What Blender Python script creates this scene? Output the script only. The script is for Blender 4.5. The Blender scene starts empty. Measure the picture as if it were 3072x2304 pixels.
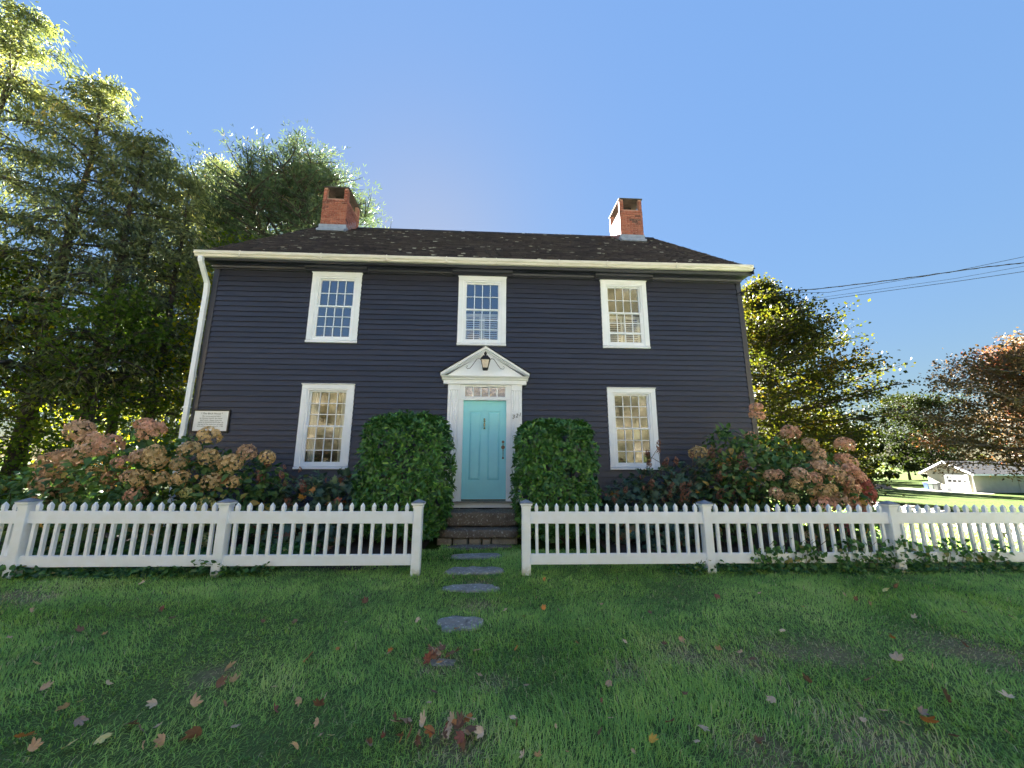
import bpy, bmesh, math, random
import numpy as np
from mathutils import Matrix, Vector, noise, Euler
S = bpy.context.scene
COL = S.collection
PI = math.pi
# ------------------------------------------------------------------ camera
CAMP = Vector((.1387, -8.3195, .7928))
YAW, PITCH, ROLL, FPX = .054, .1947, .003, 1154.0
def cam_axes():
    cy, sy, cp, sp = math.cos(YAW), math.sin(YAW), math.cos(PITCH), math.sin(PITCH)
    f = Vector((sy*cp, cy*cp, sp)); r = Vector((cy, -sy, 0)); u = r.cross(f)
    cr, sr = math.cos(ROLL), math.sin(ROLL)
    return r*cr+u*sr, -r*sr+u*cr, f
CR, CU, CF = cam_axes()
cam = bpy.data.cameras.new('camera'); cam.sensor_width = 36; cam.lens = 36*FPX/3072
cam.clip_start = .05; cam.clip_end = 3000
camo = bpy.data.objects.new('camera', cam); COL.objects.link(camo)
m = Matrix.Identity(4)
for i, a in enumerate((CR, CU, -CF)):
    for j in range(3): m[j][i] = a[j]
for j in range(3): m[j][3] = CAMP[j]
camo.matrix_world = m; S.camera = camo
# ------------------------------------------------------------------ light
SUN_AZ, SUN_EL = math.radians(-11), math.radians(29)      # azimuth from +Y, negative towards -X
sundir = Vector((math.sin(SUN_AZ)*math.cos(SUN_EL), math.cos(SUN_AZ)*math.cos(SUN_EL), math.sin(SUN_EL)))
w = bpy.data.worlds.new('World'); S.world = w; w.use_nodes = True
nt = w.node_tree; nt.nodes.clear()
sky = nt.nodes.new('ShaderNodeTexSky'); sky.sky_type = 'NISHITA'; sky.sun_disc = False
sky.sun_elevation = SUN_EL; sky.sun_rotation = SUN_AZ
sky.air_density = 1.0; sky.dust_density = .12; sky.ozone_density = 1.6; sky.altitude = 50
bw = nt.nodes.new('ShaderNodeRGBToBW'); pw = nt.nodes.new('ShaderNodeMath'); pw.operation = 'POWER'; pw.inputs[1].default_value = -.80
sc_ = nt.nodes.new('ShaderNodeVectorMath'); sc_.operation = 'SCALE'
hs = nt.nodes.new('ShaderNodeHueSaturation'); hs.inputs['Saturation'].default_value = 1.10; hs.inputs['Value'].default_value = .134
bg = nt.nodes.new('ShaderNodeBackground'); bg.inputs[1].default_value = .12
wo = nt.nodes.new('ShaderNodeOutputWorld')
nt.links.new(sky.outputs[0], bw.inputs[0]); nt.links.new(bw.outputs[0], pw.inputs[0])
nt.links.new(sky.outputs[0], sc_.inputs[0]); nt.links.new(pw.outputs[0], sc_.inputs['Scale'])
nt.links.new(sc_.outputs[0], hs.inputs['Color'])
nt.links.new(hs.outputs[0], bg.inputs[0]); nt.links.new(bg.outputs[0], wo.inputs[0])
sl = bpy.data.lights.new('sun', 'SUN'); sl.energy = 5.0; sl.angle = math.radians(.5); sl.color = (1, .96, .90)
so = bpy.data.objects.new('sun', sl); COL.objects.link(so)
so.rotation_euler = (-sundir).to_track_quat('-Z', 'Y').to_euler()
S.view_settings.view_transform = 'Standard'; S.view_settings.look = 'None'
S.view_settings.gamma = 1; S.view_settings.use_curve_mapping = False
S.view_settings.exposure = 4.72
# ------------------------------------------------------------------ helpers
def at_y(px, py, Y):
    d = CF+CR*((px-1536)/FPX)-CU*((py-1152)/FPX)
    return CAMP+d*((Y-CAMP.y)/d.y)
def gz(x, y):
    z = -.68-.006*min(max(x, -8), 9)
    if x > 9: z -= .048*min(x-9, 50)
    if y > 0 and x < -7: z += .012*min(-7-x, 20)
    return z
def on_g(px, py):
    d = CF+CR*((px-1536)/FPX)-CU*((py-1152)/FPX)
    t = (-.68-CAMP.z)/d.z
    for _ in range(6):
        p = CAMP+d*t; t = (gz(p.x, p.y)-CAMP.z)/d.z
    return CAMP+d*t
def tag(o, label=None, cat=None, group=None, kind=None):
    if label: o['label'] = label
    if cat: o['category'] = cat
    if group: o['group'] = group
    if kind: o['kind'] = kind
    return o
def empty(name, loc=(0, 0, 0), rz=0, label=None, cat=None, group=None):
    o = bpy.data.objects.new(name, None); COL.objects.link(o); o.location = loc; o.rotation_euler = (0, 0, rz)
    o.empty_display_size = .1
    return tag(o, label, cat, group)
def link(name, me, mat=None, parent=None, loc=None, rot=None, scale=None, kind=None, label=None, color=None):
    o = bpy.data.objects.new(name, me); COL.objects.link(o)
    if mat and not me.materials: me.materials.append(mat)
    if parent: o.parent = parent
    if loc is not None: o.location = loc
    if rot is not None: o.rotation_euler = rot
    if scale is not None: o.scale = scale if hasattr(scale, '__len__') else (scale,)*3
    if kind: o['kind'] = kind
    if label: o['label'] = label
    if color: o.color = color
    return o
class MB:
    def __init__(s): s.v = []; s.f = []
    def add(s, v, f):
        n = len(s.v); s.v += [tuple(p) for p in v]; s.f += [tuple(n+i for i in q) for q in f]; return s
    def box(s, x0, x1, y0, y1, z0, z1):
        return s.add([(x0,y0,z0),(x1,y0,z0),(x1,y1,z0),(x0,y1,z0),(x0,y0,z1),(x1,y0,z1),(x1,y1,z1),(x0,y1,z1)],
                     [(0,3,2,1),(4,5,6,7),(0,1,5,4),(1,2,6,5),(2,3,7,6),(3,0,4,7)])
    def bbox(s, x0, x1, y0, y1, z0, z1, b=.004):   # box with chamfered front (-y) and top edges
        v = [(x0,y1,z0),(x1,y1,z0),(x1,y1,z1),(x0,y1,z1),(x0,y0+b,z0),(x1,y0+b,z0),(x1,y0+b,z1),(x0,y0+b,z1),
             (x0+b,y0,z0+b),(x1-b,y0,z0+b),(x1-b,y0,z1-b),(x0+b,y0,z1-b)]
        return s.add(v, [(0,3,2,1),(0,1,5,4),(1,2,6,5),(2,3,7,6),(3,0,4,7),(4,5,9,8),(5,6,10,9),(6,7,11,10),(7,4,8,11),(8,9,10,11)])
    def prism_x(s, prof, x0, x1):                   # profile [(y,z)] extruded along x
        n = len(prof); v = [(x0,y,z) for y, z in prof]+[(x1,y,z) for y, z in prof]
        f = [(i, (i+1) % n, (i+1) % n+n, i+n) for i in range(n)]+[tuple(range(n-1,-1,-1)), tuple(range(n, 2*n))]
        return s.add(v, f)
    def prism_z(s, prof, z0, z1):                   # profile [(x,y)] extruded along z
        n = len(prof); v = [(x,y,z0) for x, y in prof]+[(x,y,z1) for x, y in prof]
        f = [(i, (i+1) % n, (i+1) % n+n, i+n) for i in range(n)]+[tuple(range(n-1,-1,-1)), tuple(range(n, 2*n))]
        return s.add(v, f)
    def prism_y(s, prof, y0, y1):                   # profile [(x,z)] extruded along y
        n = len(prof); v = [(x,y0,z) for x, z in prof]+[(x,y1,z) for x, z in prof]
        f = [(i, i+n, (i+1) % n+n, (i+1) % n) for i in range(n)]+[tuple(range(n)), tuple(range(2*n-1, n-1, -1))]
        return s.add(v, f)
    def tube(s, pts, rad, n=6, cap=True):
        pts = [Vector(p) for p in pts]
        if not hasattr(rad, '__len__'): rad = [rad]*len(pts)
        b = len(s.v); ref = Vector((0, 0, 1)); k = len(pts)
        for i, p in enumerate(pts):
            t = (pts[min(i+1, k-1)]-pts[max(i-1, 0)])
            t = t.normalized() if t.length > 1e-9 else Vector((0, 0, 1))
            a = t.cross(ref)
            if a.length < .2: a = t.cross(Vector((1, 0, 0)))
            a.normalize(); c = t.cross(a)
            for j in range(n):
                an = 2*PI*j/n; s.v.append(tuple(p+(a*math.cos(an)+c*math.sin(an))*rad[i]))
        for i in range(k-1):
            for j in range(n):
                q = (j+1) % n; s.f.append((b+i*n+j, b+(i+1)*n+j, b+(i+1)*n+q, b+i*n+q))
        if cap: s.f.append(tuple(b+j for j in range(n))); s.f.append(tuple(b+(k-1)*n+j for j in range(n-1, -1, -1)))
        return s
    def lathe(s, prof, n=12, cx=0, cy=0):            # [(r,z)] round the z axis
        b = len(s.v)
        for r, z in prof:
            for j in range(n): s.v.append((cx+r*math.cos(2*PI*j/n), cy+r*math.sin(2*PI*j/n), z))
        for i in range(len(prof)-1):
            for j in range(n):
                q = (j+1) % n; s.f.append((b+i*n+j, b+i*n+q, b+(i+1)*n+q, b+(i+1)*n+j))
        s.f.append(tuple(b+j for j in range(n-1, -1, -1))); s.f.append(tuple(b+(len(prof)-1)*n+j for j in range(n)))
        return s
    def mesh(s, name='m', smooth=False):
        me = bpy.data.meshes.new(name); me.from_pydata(s.v, [], s.f)
        if smooth: me.polygons.foreach_set('use_smooth', [True]*len(me.polygons))
        me.update(); return me
    def ob(s, name, mat, parent=None, smooth=False, **k): return link(name, s.mesh(name, smooth), mat, parent, **k)
def np_mesh(name, V, nper, faces, attrs=None, smooth=False):
    """V (N,nper,3); faces = list of index tuples within one element"""
    N = V.shape[0]; me = bpy.data.meshes.new(name)
    me.vertices.add(N*nper); me.vertices.foreach_set('co', V.astype(np.float32).ravel())
    idx = np.concatenate([np.array(f) for f in faces]); tot = np.array([len(f) for f in faces])
    L = len(idx); li = (np.arange(N)[:, None]*nper+idx[None, :]).ravel()
    me.loops.add(N*L); me.loops.foreach_set('vertex_index', li.astype(np.int32))
    P = N*len(faces); me.polygons.add(P)
    ls = (np.arange(N)[:, None]*L+np.concatenate([[0], np.cumsum(tot)[:-1]])[None, :]).ravel()
    me.polygons.foreach_set('loop_start', ls.astype(np.int32))
    me.update(calc_edges=True)
    if smooth: me.polygons.foreach_set('use_smooth', np.ones(P, bool))
    for k, a in (attrs or {}).items():
        at = me.attributes.new(k, 'FLOAT', 'FACE'); at.data.foreach_set('value', np.repeat(a.astype(np.float32), len(faces)))
    me.validate()
    return me
def unit(a): return a/np.maximum(np.linalg.norm(a, axis=-1, keepdims=True), 1e-9)
# ------------------------------------------------------------------ materials
def newmat(name):
    m = bpy.data.materials.new(name); m.use_nodes = True; nt = m.node_tree; nt.nodes.clear()
    out = nt.nodes.new('ShaderNodeOutputMaterial'); return m, nt, out
def N(nt, t, **k):
    n = nt.nodes.new(t)
    for a, b in k.items(): setattr(n, a, b)
    return n
def ramp(nt, stops, src):
    r = N(nt, 'ShaderNodeValToRGB'); e = r.color_ramp.elements
    while len(e) < len(stops): e.new(.5)
    for i, (p, c) in enumerate(stops): e[i].position = p; e[i].color = (*c, 1)
    nt.links.new(src, r.inputs[0]); return r.outputs[0]
def noise_tex(nt, scale, detail=4, rough=.6, vec=None, stretch=None):
    tc = N(nt, 'ShaderNodeTexCoord'); src = tc.outputs['Object'] if vec is None else vec
    if stretch:
        mp = N(nt, 'ShaderNodeMapping'); mp.inputs['Scale'].default_value = stretch; nt.links.new(src, mp.inputs[0]); src = mp.outputs[0]
    n = N(nt, 'ShaderNodeTexNoise'); n.inputs['Scale'].default_value = scale; n.inputs['Detail'].default_value = detail
    n.inputs['Roughness'].default_value = rough; nt.links.new(src, n.inputs['Vector']); return n.outputs['Fac']
def world_pos(nt): return N(nt, 'ShaderNodeNewGeometry').outputs['Position']
def mix(nt, f, a, b, mode='MIX'):
    x = N(nt, 'ShaderNodeMixRGB', blend_type=mode)
    for i, v in ((0, f), (1, a), (2, b)):
        if hasattr(v, 'is_output') or isinstance(v, bpy.types.NodeSocket): nt.links.new(v, x.inputs[i])
        elif i == 0: x.inputs[0].default_value = v
        else: x.inputs[i].default_value = (*v, 1)
    return x.outputs[0]
def bump(nt, h, strength, dist):
    b = N(nt, 'ShaderNodeBump'); b.inputs['Strength'].default_value = strength; b.inputs['Distance'].default_value = dist
    nt.links.new(h, b.inputs['Height']); return b.outputs[0]
def simple(name, c1, c2=None, scale=8, rough=.6, metal=0, bs=.2, bd=.003, stretch=None, spec=.5, detail=5, lo=.35, hi=.65, world=True, vary=0, coat=0):
    m, nt, out = newmat(name); p = N(nt, 'ShaderNodeBsdfPrincipled')
    p.inputs['Roughness'].default_value = rough; p.inputs['Metallic'].default_value = metal
    p.inputs['Specular IOR Level'].default_value = spec
    vec = world_pos(nt) if world else None
    f = noise_tex(nt, scale, detail, vec=vec, stretch=stretch)
    col = ramp(nt, [(lo, c1), (hi, c2 or c1)], f)
    if vary:
        oi = N(nt, 'ShaderNodeObjectInfo'); mr = N(nt, 'ShaderNodeMapRange'); mr.inputs[3].default_value = 1-vary; mr.inputs[4].default_value = 1+vary
        nt.links.new(oi.outputs['Random'], mr.inputs[0])
        hs = N(nt, 'ShaderNodeHueSaturation'); nt.links.new(mr.outputs[0], hs.inputs['Value']); nt.links.new(col, hs.inputs['Color']); col = hs.outputs[0]
    nt.links.new(col, p.inputs['Base Color'])
    if bs:
        f2 = noise_tex(nt, scale*4, 5, vec=vec, stretch=stretch)
        nt.links.new(bump(nt, f2, bs, bd), p.inputs['Normal'])
    nt.links.new(p.outputs[0], out.inputs[0]); return m
def leafmat(name, stops, trans=.35, rough=.5, spec=.4, objtint=False, tcol=None):
    m, nt, out = newmat(name); at = N(nt, 'ShaderNodeAttribute', attribute_name='tint')
    if objtint:
        oi = N(nt, 'ShaderNodeObjectInfo'); src = oi.outputs['Random']
    else: src = at.outputs['Fac']
    col = ramp(nt, stops, src)
    p = N(nt, 'ShaderNodeBsdfPrincipled'); p.inputs['Roughness'].default_value = rough; p.inputs['Specular IOR Level'].default_value = spec
    nt.links.new(col, p.inputs['Base Color'])
    t = N(nt, 'ShaderNodeBsdfTranslucent')
    tc = mix(nt, 1.0, col, tcol or (1.9, 1.8, .9), 'MULTIPLY'); nt.links.new(tc, t.inputs[0])
    mx = N(nt, 'ShaderNodeMixShader'); mx.inputs[0].default_value = trans
    nt.links.new(p.outputs[0], mx.inputs[1]); nt.links.new(t.outputs[0], mx.inputs[2]); nt.links.new(mx.outputs[0], out.inputs[0])
    return m
M = {}
M['siding'] = simple('black_siding_paint', (.031,.033,.051), (.039,.041,.062), 3, .42, bs=.25, bd=.0015, stretch=(.35,1,6), vary=.10)
M['dark_trim'] = simple('black_trim_paint', (.026,.028,.042), (.036,.038,.052), 4, .42, bs=.2, bd=.001)
M['white'] = simple('white_trim_paint', (.89,.92,.97), (.85,.88,.92), 5, .45, bs=.15, bd=.0008, vary=.03)
M['door'] = simple('turquoise_door_paint', (.29,.74,.84), (.31,.78,.87), 4, .38, bs=.15, bd=.0006)
M['gutter'] = simple('cream_gutter', (.78,.75,.66), (.66,.62,.52), 6, .4, bs=.1, stretch=(.6,1,5))
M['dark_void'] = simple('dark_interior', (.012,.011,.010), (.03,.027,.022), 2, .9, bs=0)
M['louver'] = simple('white_louver', (.75,.75,.72), (.7,.7,.66), 3, .5, bs=0)
M['metal_flash'] = simple('lead_flashing', (.30,.32,.35), (.42,.44,.47), 7, .45, metal=.4, bs=.4, bd=.004)
M['mortar'] = simple('chimney_mortar', (.46,.27,.20), (.36,.20,.15), 18, .9, bs=.5, bd=.004)
M['black_iron'] = simple('black_iron', (.012,.012,.014), (.02,.02,.022), 20, .45, metal=.3, bs=.1)
M['bronze'] = simple('aged_bronze', (.10,.075,.06), (.16,.11,.08), 40, .4, metal=.7, bs=.1)
M['brass'] = simple('brass', (.65,.50,.25), (.5,.38,.2), 30, .25, metal=1, bs=0)
M['cap_slab'] = simple('chimney_cap_slate', (.05,.045,.04), (.10,.085,.07), 9, .85, bs=.4, bd=.004)
M['print'] = simple('black_print', (.03,.03,.03), None, 5, .6, bs=0)
M['paper'] = simple('plaque_face', (.86,.88,.90), (.80,.82,.83), 12, .35, bs=0)
M['wood_thresh'] = simple('worn_wood', (.22,.17,.13), (.34,.28,.22), 20, .8, bs=.4, bd=.003, stretch=(.3,1,1))
M['grey_cap'] = simple('grey_post_cap', (.16,.18,.22), (.25,.27,.31), 14, .5, bs=.2, bd=.002)
M['stone'] = simple('stone_wall_rock', (.22,.20,.17), (.42,.39,.34), 6, .9, bs=.6, bd=.02, vary=.25)
M['wire'] = simple('cable', (.02,.02,.025), None, 5, .5, bs=0)
def lamp_glass():
    m, nt, out = newmat('frosted_lamp_glass'); p = N(nt, 'ShaderNodeBsdfPrincipled')
    f = noise_tex(nt, 30, 3); nt.links.new(ramp(nt, [(.3, (.55,.42,.30)), (.7, (.68,.60,.48))], f), p.inputs['Base Color']); p.inputs['Roughness'].default_value = .2
    nt.links.new(p.outputs[0], out.inputs[0]); return m
M['lamp_glass'] = lamp_glass()
def brickmat():
    m, nt, out = newmat('chimney_brick'); p = N(nt, 'ShaderNodeBsdfPrincipled'); p.inputs['Roughness'].default_value = .88
    oi = N(nt, 'ShaderNodeObjectInfo')
    c = ramp(nt, [(0, (.27,.075,.045)), (.4, (.34,.10,.06)), (.75, (.42,.14,.085)), (.93, (.24,.065,.04)), (1, (.07,.035,.03))], oi.outputs['Random'])
    f = noise_tex(nt, 22, 6, vec=world_pos(nt)); c = mix(nt, ramp(nt, [(.42, (0,0,0)), (.75, (.6,.6,.6))], f), c, (.50,.30,.23))
    nt.links.new(c, p.inputs['Base Color']); nt.links.new(bump(nt, noise_tex(nt, 70, 5, vec=world_pos(nt)), .5, .004), p.inputs['Normal'])
    nt.links.new(p.outputs[0], out.inputs[0]); return m
M['brick'] = brickmat()
def roofmat():
    m, nt, out = newmat('weathered_roof_shingle'); p = N(nt, 'ShaderNodeBsdfPrincipled'); p.inputs['Roughness'].default_value = .93
    pos = world_pos(nt); at = N(nt, 'ShaderNodeAttribute', attribute_name='tint')
    c = ramp(nt, [(0, (.018,.015,.017)), (.6, (.032,.026,.028)), (1, (.058,.048,.046))], at.outputs['Fac'])
    big = noise_tex(nt, .5, 4, vec=pos); c = mix(nt, ramp(nt, [(.45, (0,0,0)), (.75, (.5,.5,.5))], big), c, (.055,.045,.035))
    vo = N(nt, 'ShaderNodeTexVoronoi'); vo.inputs['Scale'].default_value = 3.4; vo.inputs['Randomness'].default_value = 1
    wn = N(nt, 'ShaderNodeTexNoise'); wn.inputs['Scale'].default_value = 9; nt.links.new(pos, wn.inputs['Vector'])
    mv = N(nt, 'ShaderNodeMixRGB'); mv.inputs[0].default_value = .14; nt.links.new(pos, mv.inputs[1]); nt.links.new(wn.outputs['Color'], mv.inputs[2])
    nt.links.new(mv.outputs[0], vo.inputs['Vector'])
    spot = ramp(nt, [(.15, (1,1,1)), (.24, (0,0,0))], vo.outputs['Distance'])
    gate = ramp(nt, [(.46, (0,0,0)), (.54, (1,1,1))], noise_tex(nt, 1.1, 3, vec=pos))
    c = mix(nt, mix(nt, 1.0, spot, gate, 'MULTIPLY'), c, (.30,.30,.26))
    nt.links.new(c, p.inputs['Base Color']); nt.links.new(bump(nt, noise_tex(nt, 60, 5, vec=pos), .6, .006), p.inputs['Normal'])
    nt.links.new(p.outputs[0], out.inputs[0]); return m
M['roof'] = roofmat()
def glassmat():
    m, nt, out = newmat('window_glass'); g = N(nt, 'ShaderNodeBsdfGlossy'); g.inputs['Roughness'].default_value = .015; g.inputs[0].default_value = (.93,.95,1,1)
    t = N(nt, 'ShaderNodeBsdfTransparent'); t.inputs[0].default_value = (.75,.77,.76,1)
    mx = N(nt, 'ShaderNodeMixShader'); mx.inputs[0].default_value = .27
    nt.links.new(bump(nt, noise_tex(nt, 9, 3, vec=world_pos(nt)), .10, .012), g.inputs['Normal'])
    nt.links.new(t.outputs[0], mx.inputs[1]); nt.links.new(g.outputs[0], mx.inputs[2]); nt.links.new(mx.outputs[0], out.inputs[0]); return m
M['glass'] = glassmat()
def stonemat(name, a, b, lich):
    m, nt, out = newmat(name); p = N(nt, 'ShaderNodeBsdfPrincipled'); p.inputs['Roughness'].default_value = .88
    pos = world_pos(nt); c = ramp(nt, [(.3, a), (.7, b)], noise_tex(nt, 6, 6, vec=pos))
    c = mix(nt, ramp(nt, [(.56, (0,0,0)), (.64, (1,1,1))], noise_tex(nt, 26, 5, .7, vec=pos)), c, lich)
    c = mix(nt, ramp(nt, [(.6, (0,0,0)), (.75, (.7,.7,.7))], noise_tex(nt, 11, 5, vec=pos)), c, (.05,.045,.04))
    nt.links.new(c, p.inputs['Base Color']); nt.links.new(bump(nt, noise_tex(nt, 35, 6, vec=pos), .7, .012), p.inputs['Normal'])
    nt.links.new(p.outputs[0], out.inputs[0]); return m
M['step'] = stonemat('lichen_step_stone', (.11,.085,.065), (.18,.15,.12), (.40,.38,.34))
M['found'] = stonemat('brown_stone', (.20,.16,.11), (.30,.25,.18), (.33,.29,.22))
M['slate'] = stonemat('grey_blue_stone', (.17,.16,.145), (.32,.30,.27), (.52,.50,.45))
def fencemat():
    m, nt, out = newmat('white_vinyl_fence'); p = N(nt, 'ShaderNodeBsdfPrincipled'); p.inputs['Roughness'].default_value = .42
    pos = world_pos(nt); c = ramp(nt, [(.35, (.89,.92,.98)), (.62, (.86,.88,.90))], noise_tex(nt, 7, 5, vec=pos))
    sx = N(nt, 'ShaderNodeSeparateXYZ'); nt.links.new(pos, sx.inputs[0])
    mr = N(nt, 'ShaderNodeMapRange'); mr.inputs[1].default_value = -.56; mr.inputs[2].default_value = -.72; nt.links.new(sx.outputs[2], mr.inputs[0])
    g = N(nt, 'ShaderNodeMath', operation='MULTIPLY'); nt.links.new(mr.outputs[0], g.inputs[0])
    nt.links.new(ramp(nt, [(.38, (0,0,0)), (.55, (1,1,1))], noise_tex(nt, 15, 5, vec=pos)), g.inputs[1])
    c = mix(nt, g.outputs[0], c, (.42,.36,.17))          # algae and mud at the foot of the posts
    nt.links.new(c, p.inputs['Base Color']); nt.links.new(p.outputs[0], out.inputs[0]); return m
M['fence'] = fencemat()
def groundmat():
    m, nt, out = newmat('lawn_ground'); p = N(nt, 'ShaderNodeBsdfPrincipled'); p.inputs['Roughness'].default_value = .95; p.inputs['Specular IOR Level'].default_value = .1
    pos = world_pos(nt); c = ramp(nt, [(.3, (.020,.036,.006)), (.55, (.034,.056,.006)), (.75, (.048,.070,.008))], noise_tex(nt, 2.2, 8, .7, vec=pos))  # base colour darkened to hold back the sunlit far lawn
    f = noise_tex(nt, .22, 4, vec=pos); c = mix(nt, ramp(nt, [(.4, (0,0,0)), (.7, (.45,.45,.45))], f), c, (.055,.078,.008))
    nt.links.new(c, p.inputs['Base Color']); nt.links.new(bump(nt, noise_tex(nt, 14, 8, .75, vec=pos), .8, .08), p.inputs['Normal'])
    nt.links.new(p.outputs[0], out.inputs[0]); return m
M['ground'] = groundmat()
M['soil'] = simple('garden_soil', (.025,.016,.011), (.055,.036,.024), 12, .95, bs=.8, bd=.03)
M['litter'] = simple('leaf_litter_bank', (.16,.10,.06), (.30,.19,.12), 7, .95, bs=.9, bd=.05)
M['bounce_road'] = simple('pale_bounce_road', (.36,.36,.36), (.43,.43,.425), 20, .9, bs=.3)  # paler than real paving, to bounce sunlight onto the shaded front
M['bark'] = simple('tree_bark', (.035,.028,.022), (.085,.068,.052), 9, .95, bs=.8, bd=.03, stretch=(1,1,.25))
M['bark_pale'] = simple('pale_bark', (.14,.12,.10), (.26,.23,.19), 9, .95, bs=.6, bd=.02, stretch=(1,1,.3))
M['stem'] = simple('shrub_stem', (.05,.035,.02), (.10,.075,.045), 25, .8, bs=.3)
M['grass'] = leafmat('grass_blades', [(0, (0.157,0.314,0.077)), (.35, (0.280,0.470,0.110)), (.7, (0.426,0.605,0.154)), (.82, (0.515,0.616,0.220)), (.9, (0.560,0.482,0.275)), (1, (0.650,0.549,0.363))], .35, .5, .35, tcol=(1.3,1.35,.8))  # blades brighter than real grass, lifting the shaded front lawn
M['laurel'] = leafmat('laurel_leaves', [(0, (0.029,0.089,0.022)), (.5, (0.053,0.152,0.030)), (.85, (0.103,0.256,0.043)), (1, (0.220,0.373,0.065))], .12, .32, .5)
M['laurel1'] = leafmat('laurel_leaf_each', [(0, (0.034,0.098,0.026)), (.5, (0.058,0.163,0.035)), (.85, (0.122,0.292,0.048)), (1, (0.244,0.420,0.077))], .12, .30, .5, objtint=True)
M['hyd'] = leafmat('hydrangea_leaves', [(0, (0.040,0.094,0.036)), (.5, (0.079,0.168,0.049)), (.85, (0.146,0.236,0.056)), (.95, (0.359,0.269,0.067)), (1, (0.673,0.382,0.090))], .25, .45)
M['hyd1'] = leafmat('hydrangea_leaf_each', [(0, (0.039,0.090,0.035)), (.5, (0.074,0.160,0.047)), (.88, (0.137,0.215,0.058)), (.95, (0.332,0.254,0.058)), (1, (0.624,0.351,0.098))], .25, .45, objtint=True)
M['oak'] = leafmat('oakleaf_leaves', [(0, (0.034,0.074,0.054)), (.6, (0.066,0.126,0.080)), (.85, (0.106,0.152,0.067)), (.97, (0.235,0.077,0.054)), (1, (0.659,0.349,0.080))], .15, .5)
M['oak1'] = leafmat('oakleaf_leaf_each', [(0, (0.037,0.083,0.060)), (.6, (0.076,0.140,0.092)), (.88, (0.118,0.175,0.080)), (.98, (0.282,0.088,0.067)), (1, (0.700,0.394,0.080))], .15, .5, objtint=True)
M['ivy'] = leafmat('ground_cover', [(0, (0.020,0.066,0.017)), (.6, (0.050,0.143,0.030)), (.9, (0.101,0.214,0.042)), (1, (0.269,0.238,0.084))], .15, .5)
M['hemlock'] = leafmat('hemlock_needles', [(0, (0.101,0.136,0.081)), (.5, (0.193,0.226,0.106)), (.85, (0.324,0.343,0.137)), (1, (0.697,0.526,0.201))], .20, .65, .08, tcol=(1.5,1.4,.6))
M['yellowgreen'] = leafmat('yellow_green_leaves', [(0, (0.049,0.088,0.010)), (.5, (0.105,0.146,0.014)), (.8, (0.224,0.220,0.015)), (1, (0.419,0.293,0.020))], .5, .5, .08, tcol=(2.2,2.0,.5))
M['pine'] = leafmat('pine_needles', [(0, (0.050,0.085,0.047)), (.5, (0.091,0.132,0.072)), (.85, (0.142,0.171,0.087)), (1, (0.300,0.186,0.072))], .18, .65, .08, tcol=(1.3,1.25,.8))
M['maple'] = leafmat('maple_leaves', [(0, (0.027,0.038,0.011)), (.5, (0.051,0.060,0.013)), (.8, (0.096,0.088,0.017)), (1, (0.203,0.126,0.026))], .30, .5, .08, tcol=(2.0,1.8,.5))
M['green'] = leafmat('green_leaves', [(0, (0.040,0.080,0.017)), (.6, (0.089,0.145,0.024)), (1, (0.204,0.245,0.042))], .4, .5, .08, tcol=(1.8,1.8,.5))
M['farwood'] = leafmat('far_wood_leaves', [(0, (.010,.017,.006)), (.6, (.020,.028,.009)), (1, (.045,.048,.012))], .25, .7, .1, tcol=(1.5,1.5,.5))
M['farwood_light'] = leafmat('far_wood_light_leaves', [(0, (.018,.026,.006)), (.6, (.038,.046,.009)), (1, (.075,.070,.012))], .3, .7, .1, tcol=(1.6,1.5,.5))
M['backlit'] = leafmat('backlit_leaves', [(0, (.03,.05,.008)), (.5, (.07,.09,.012)), (1, (.16,.13,.014))], .6, .7, .1, tcol=(2.4,2.1,.5))
M['redleaf'] = leafmat('red_brown_leaves', [(0, (.075,.060,.035)), (.5, (.135,.10,.055)), (.85, (.20,.125,.075)), (1, (.34,.10,.06))], .25, .6, .08, tcol=(1.3,1.05,.6))
M['mixed'] = leafmat('mixed_autumn_leaves', [(0, (0.050,0.054,0.030)), (.4, (0.124,0.116,0.068)), (.7, (0.211,0.163,0.102)), (1, (0.149,0.163,0.085))], .3, .6, .08)
M['gold'] = leafmat('golden_bounce_leaves', [(0, (0.290,0.197,0.121)), (.5, (0.464,0.367,0.242)), (.8, (0.349,0.395,0.227)), (1, (0.609,0.423,0.302))], .35, .6)  # foliage colour brightened to bounce sunlight onto the shaded house front
def headmat(name, a, b, c):
    m, nt, out = newmat(name); at = N(nt, 'ShaderNodeAttribute', attribute_name='tint'); oi = N(nt, 'ShaderNodeObjectInfo')
    col = ramp(nt, [(0, a), (.5, b), (1, c)], at.outputs['Fac']); col = mix(nt, 1.0, col, oi.outputs['Color'], 'MULTIPLY')
    p = N(nt, 'ShaderNodeBsdfPrincipled'); p.inputs['Roughness'].default_value = .7; p.inputs['Specular IOR Level'].default_value = .2
    t = N(nt, 'ShaderNodeBsdfTranslucent'); mx = N(nt, 'ShaderNodeMixShader'); mx.inputs[0].default_value = .2
    nt.links.new(col, p.inputs['Base Color']); nt.links.new(col, t.inputs[0]); nt.links.new(p.outputs[0], mx.inputs[1]); nt.links.new(t.outputs[0], mx.inputs[2])
    nt.links.new(mx.outputs[0], out.inputs[0]); return m
M['head'] = headmat('hydrangea_florets', (.46,.36,.19), (.64,.48,.29), (.82,.63,.44))
M['brownhead'] = headmat('dry_brown_florets', (.15,.06,.045), (.25,.11,.08), (.36,.20,.14))
M['fallen'] = headmat('fallen_leaf', (.8,.8,.8), (1,1,1), (1.1,1.1,1.1))
M['petiole'] = M['stem']
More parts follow.
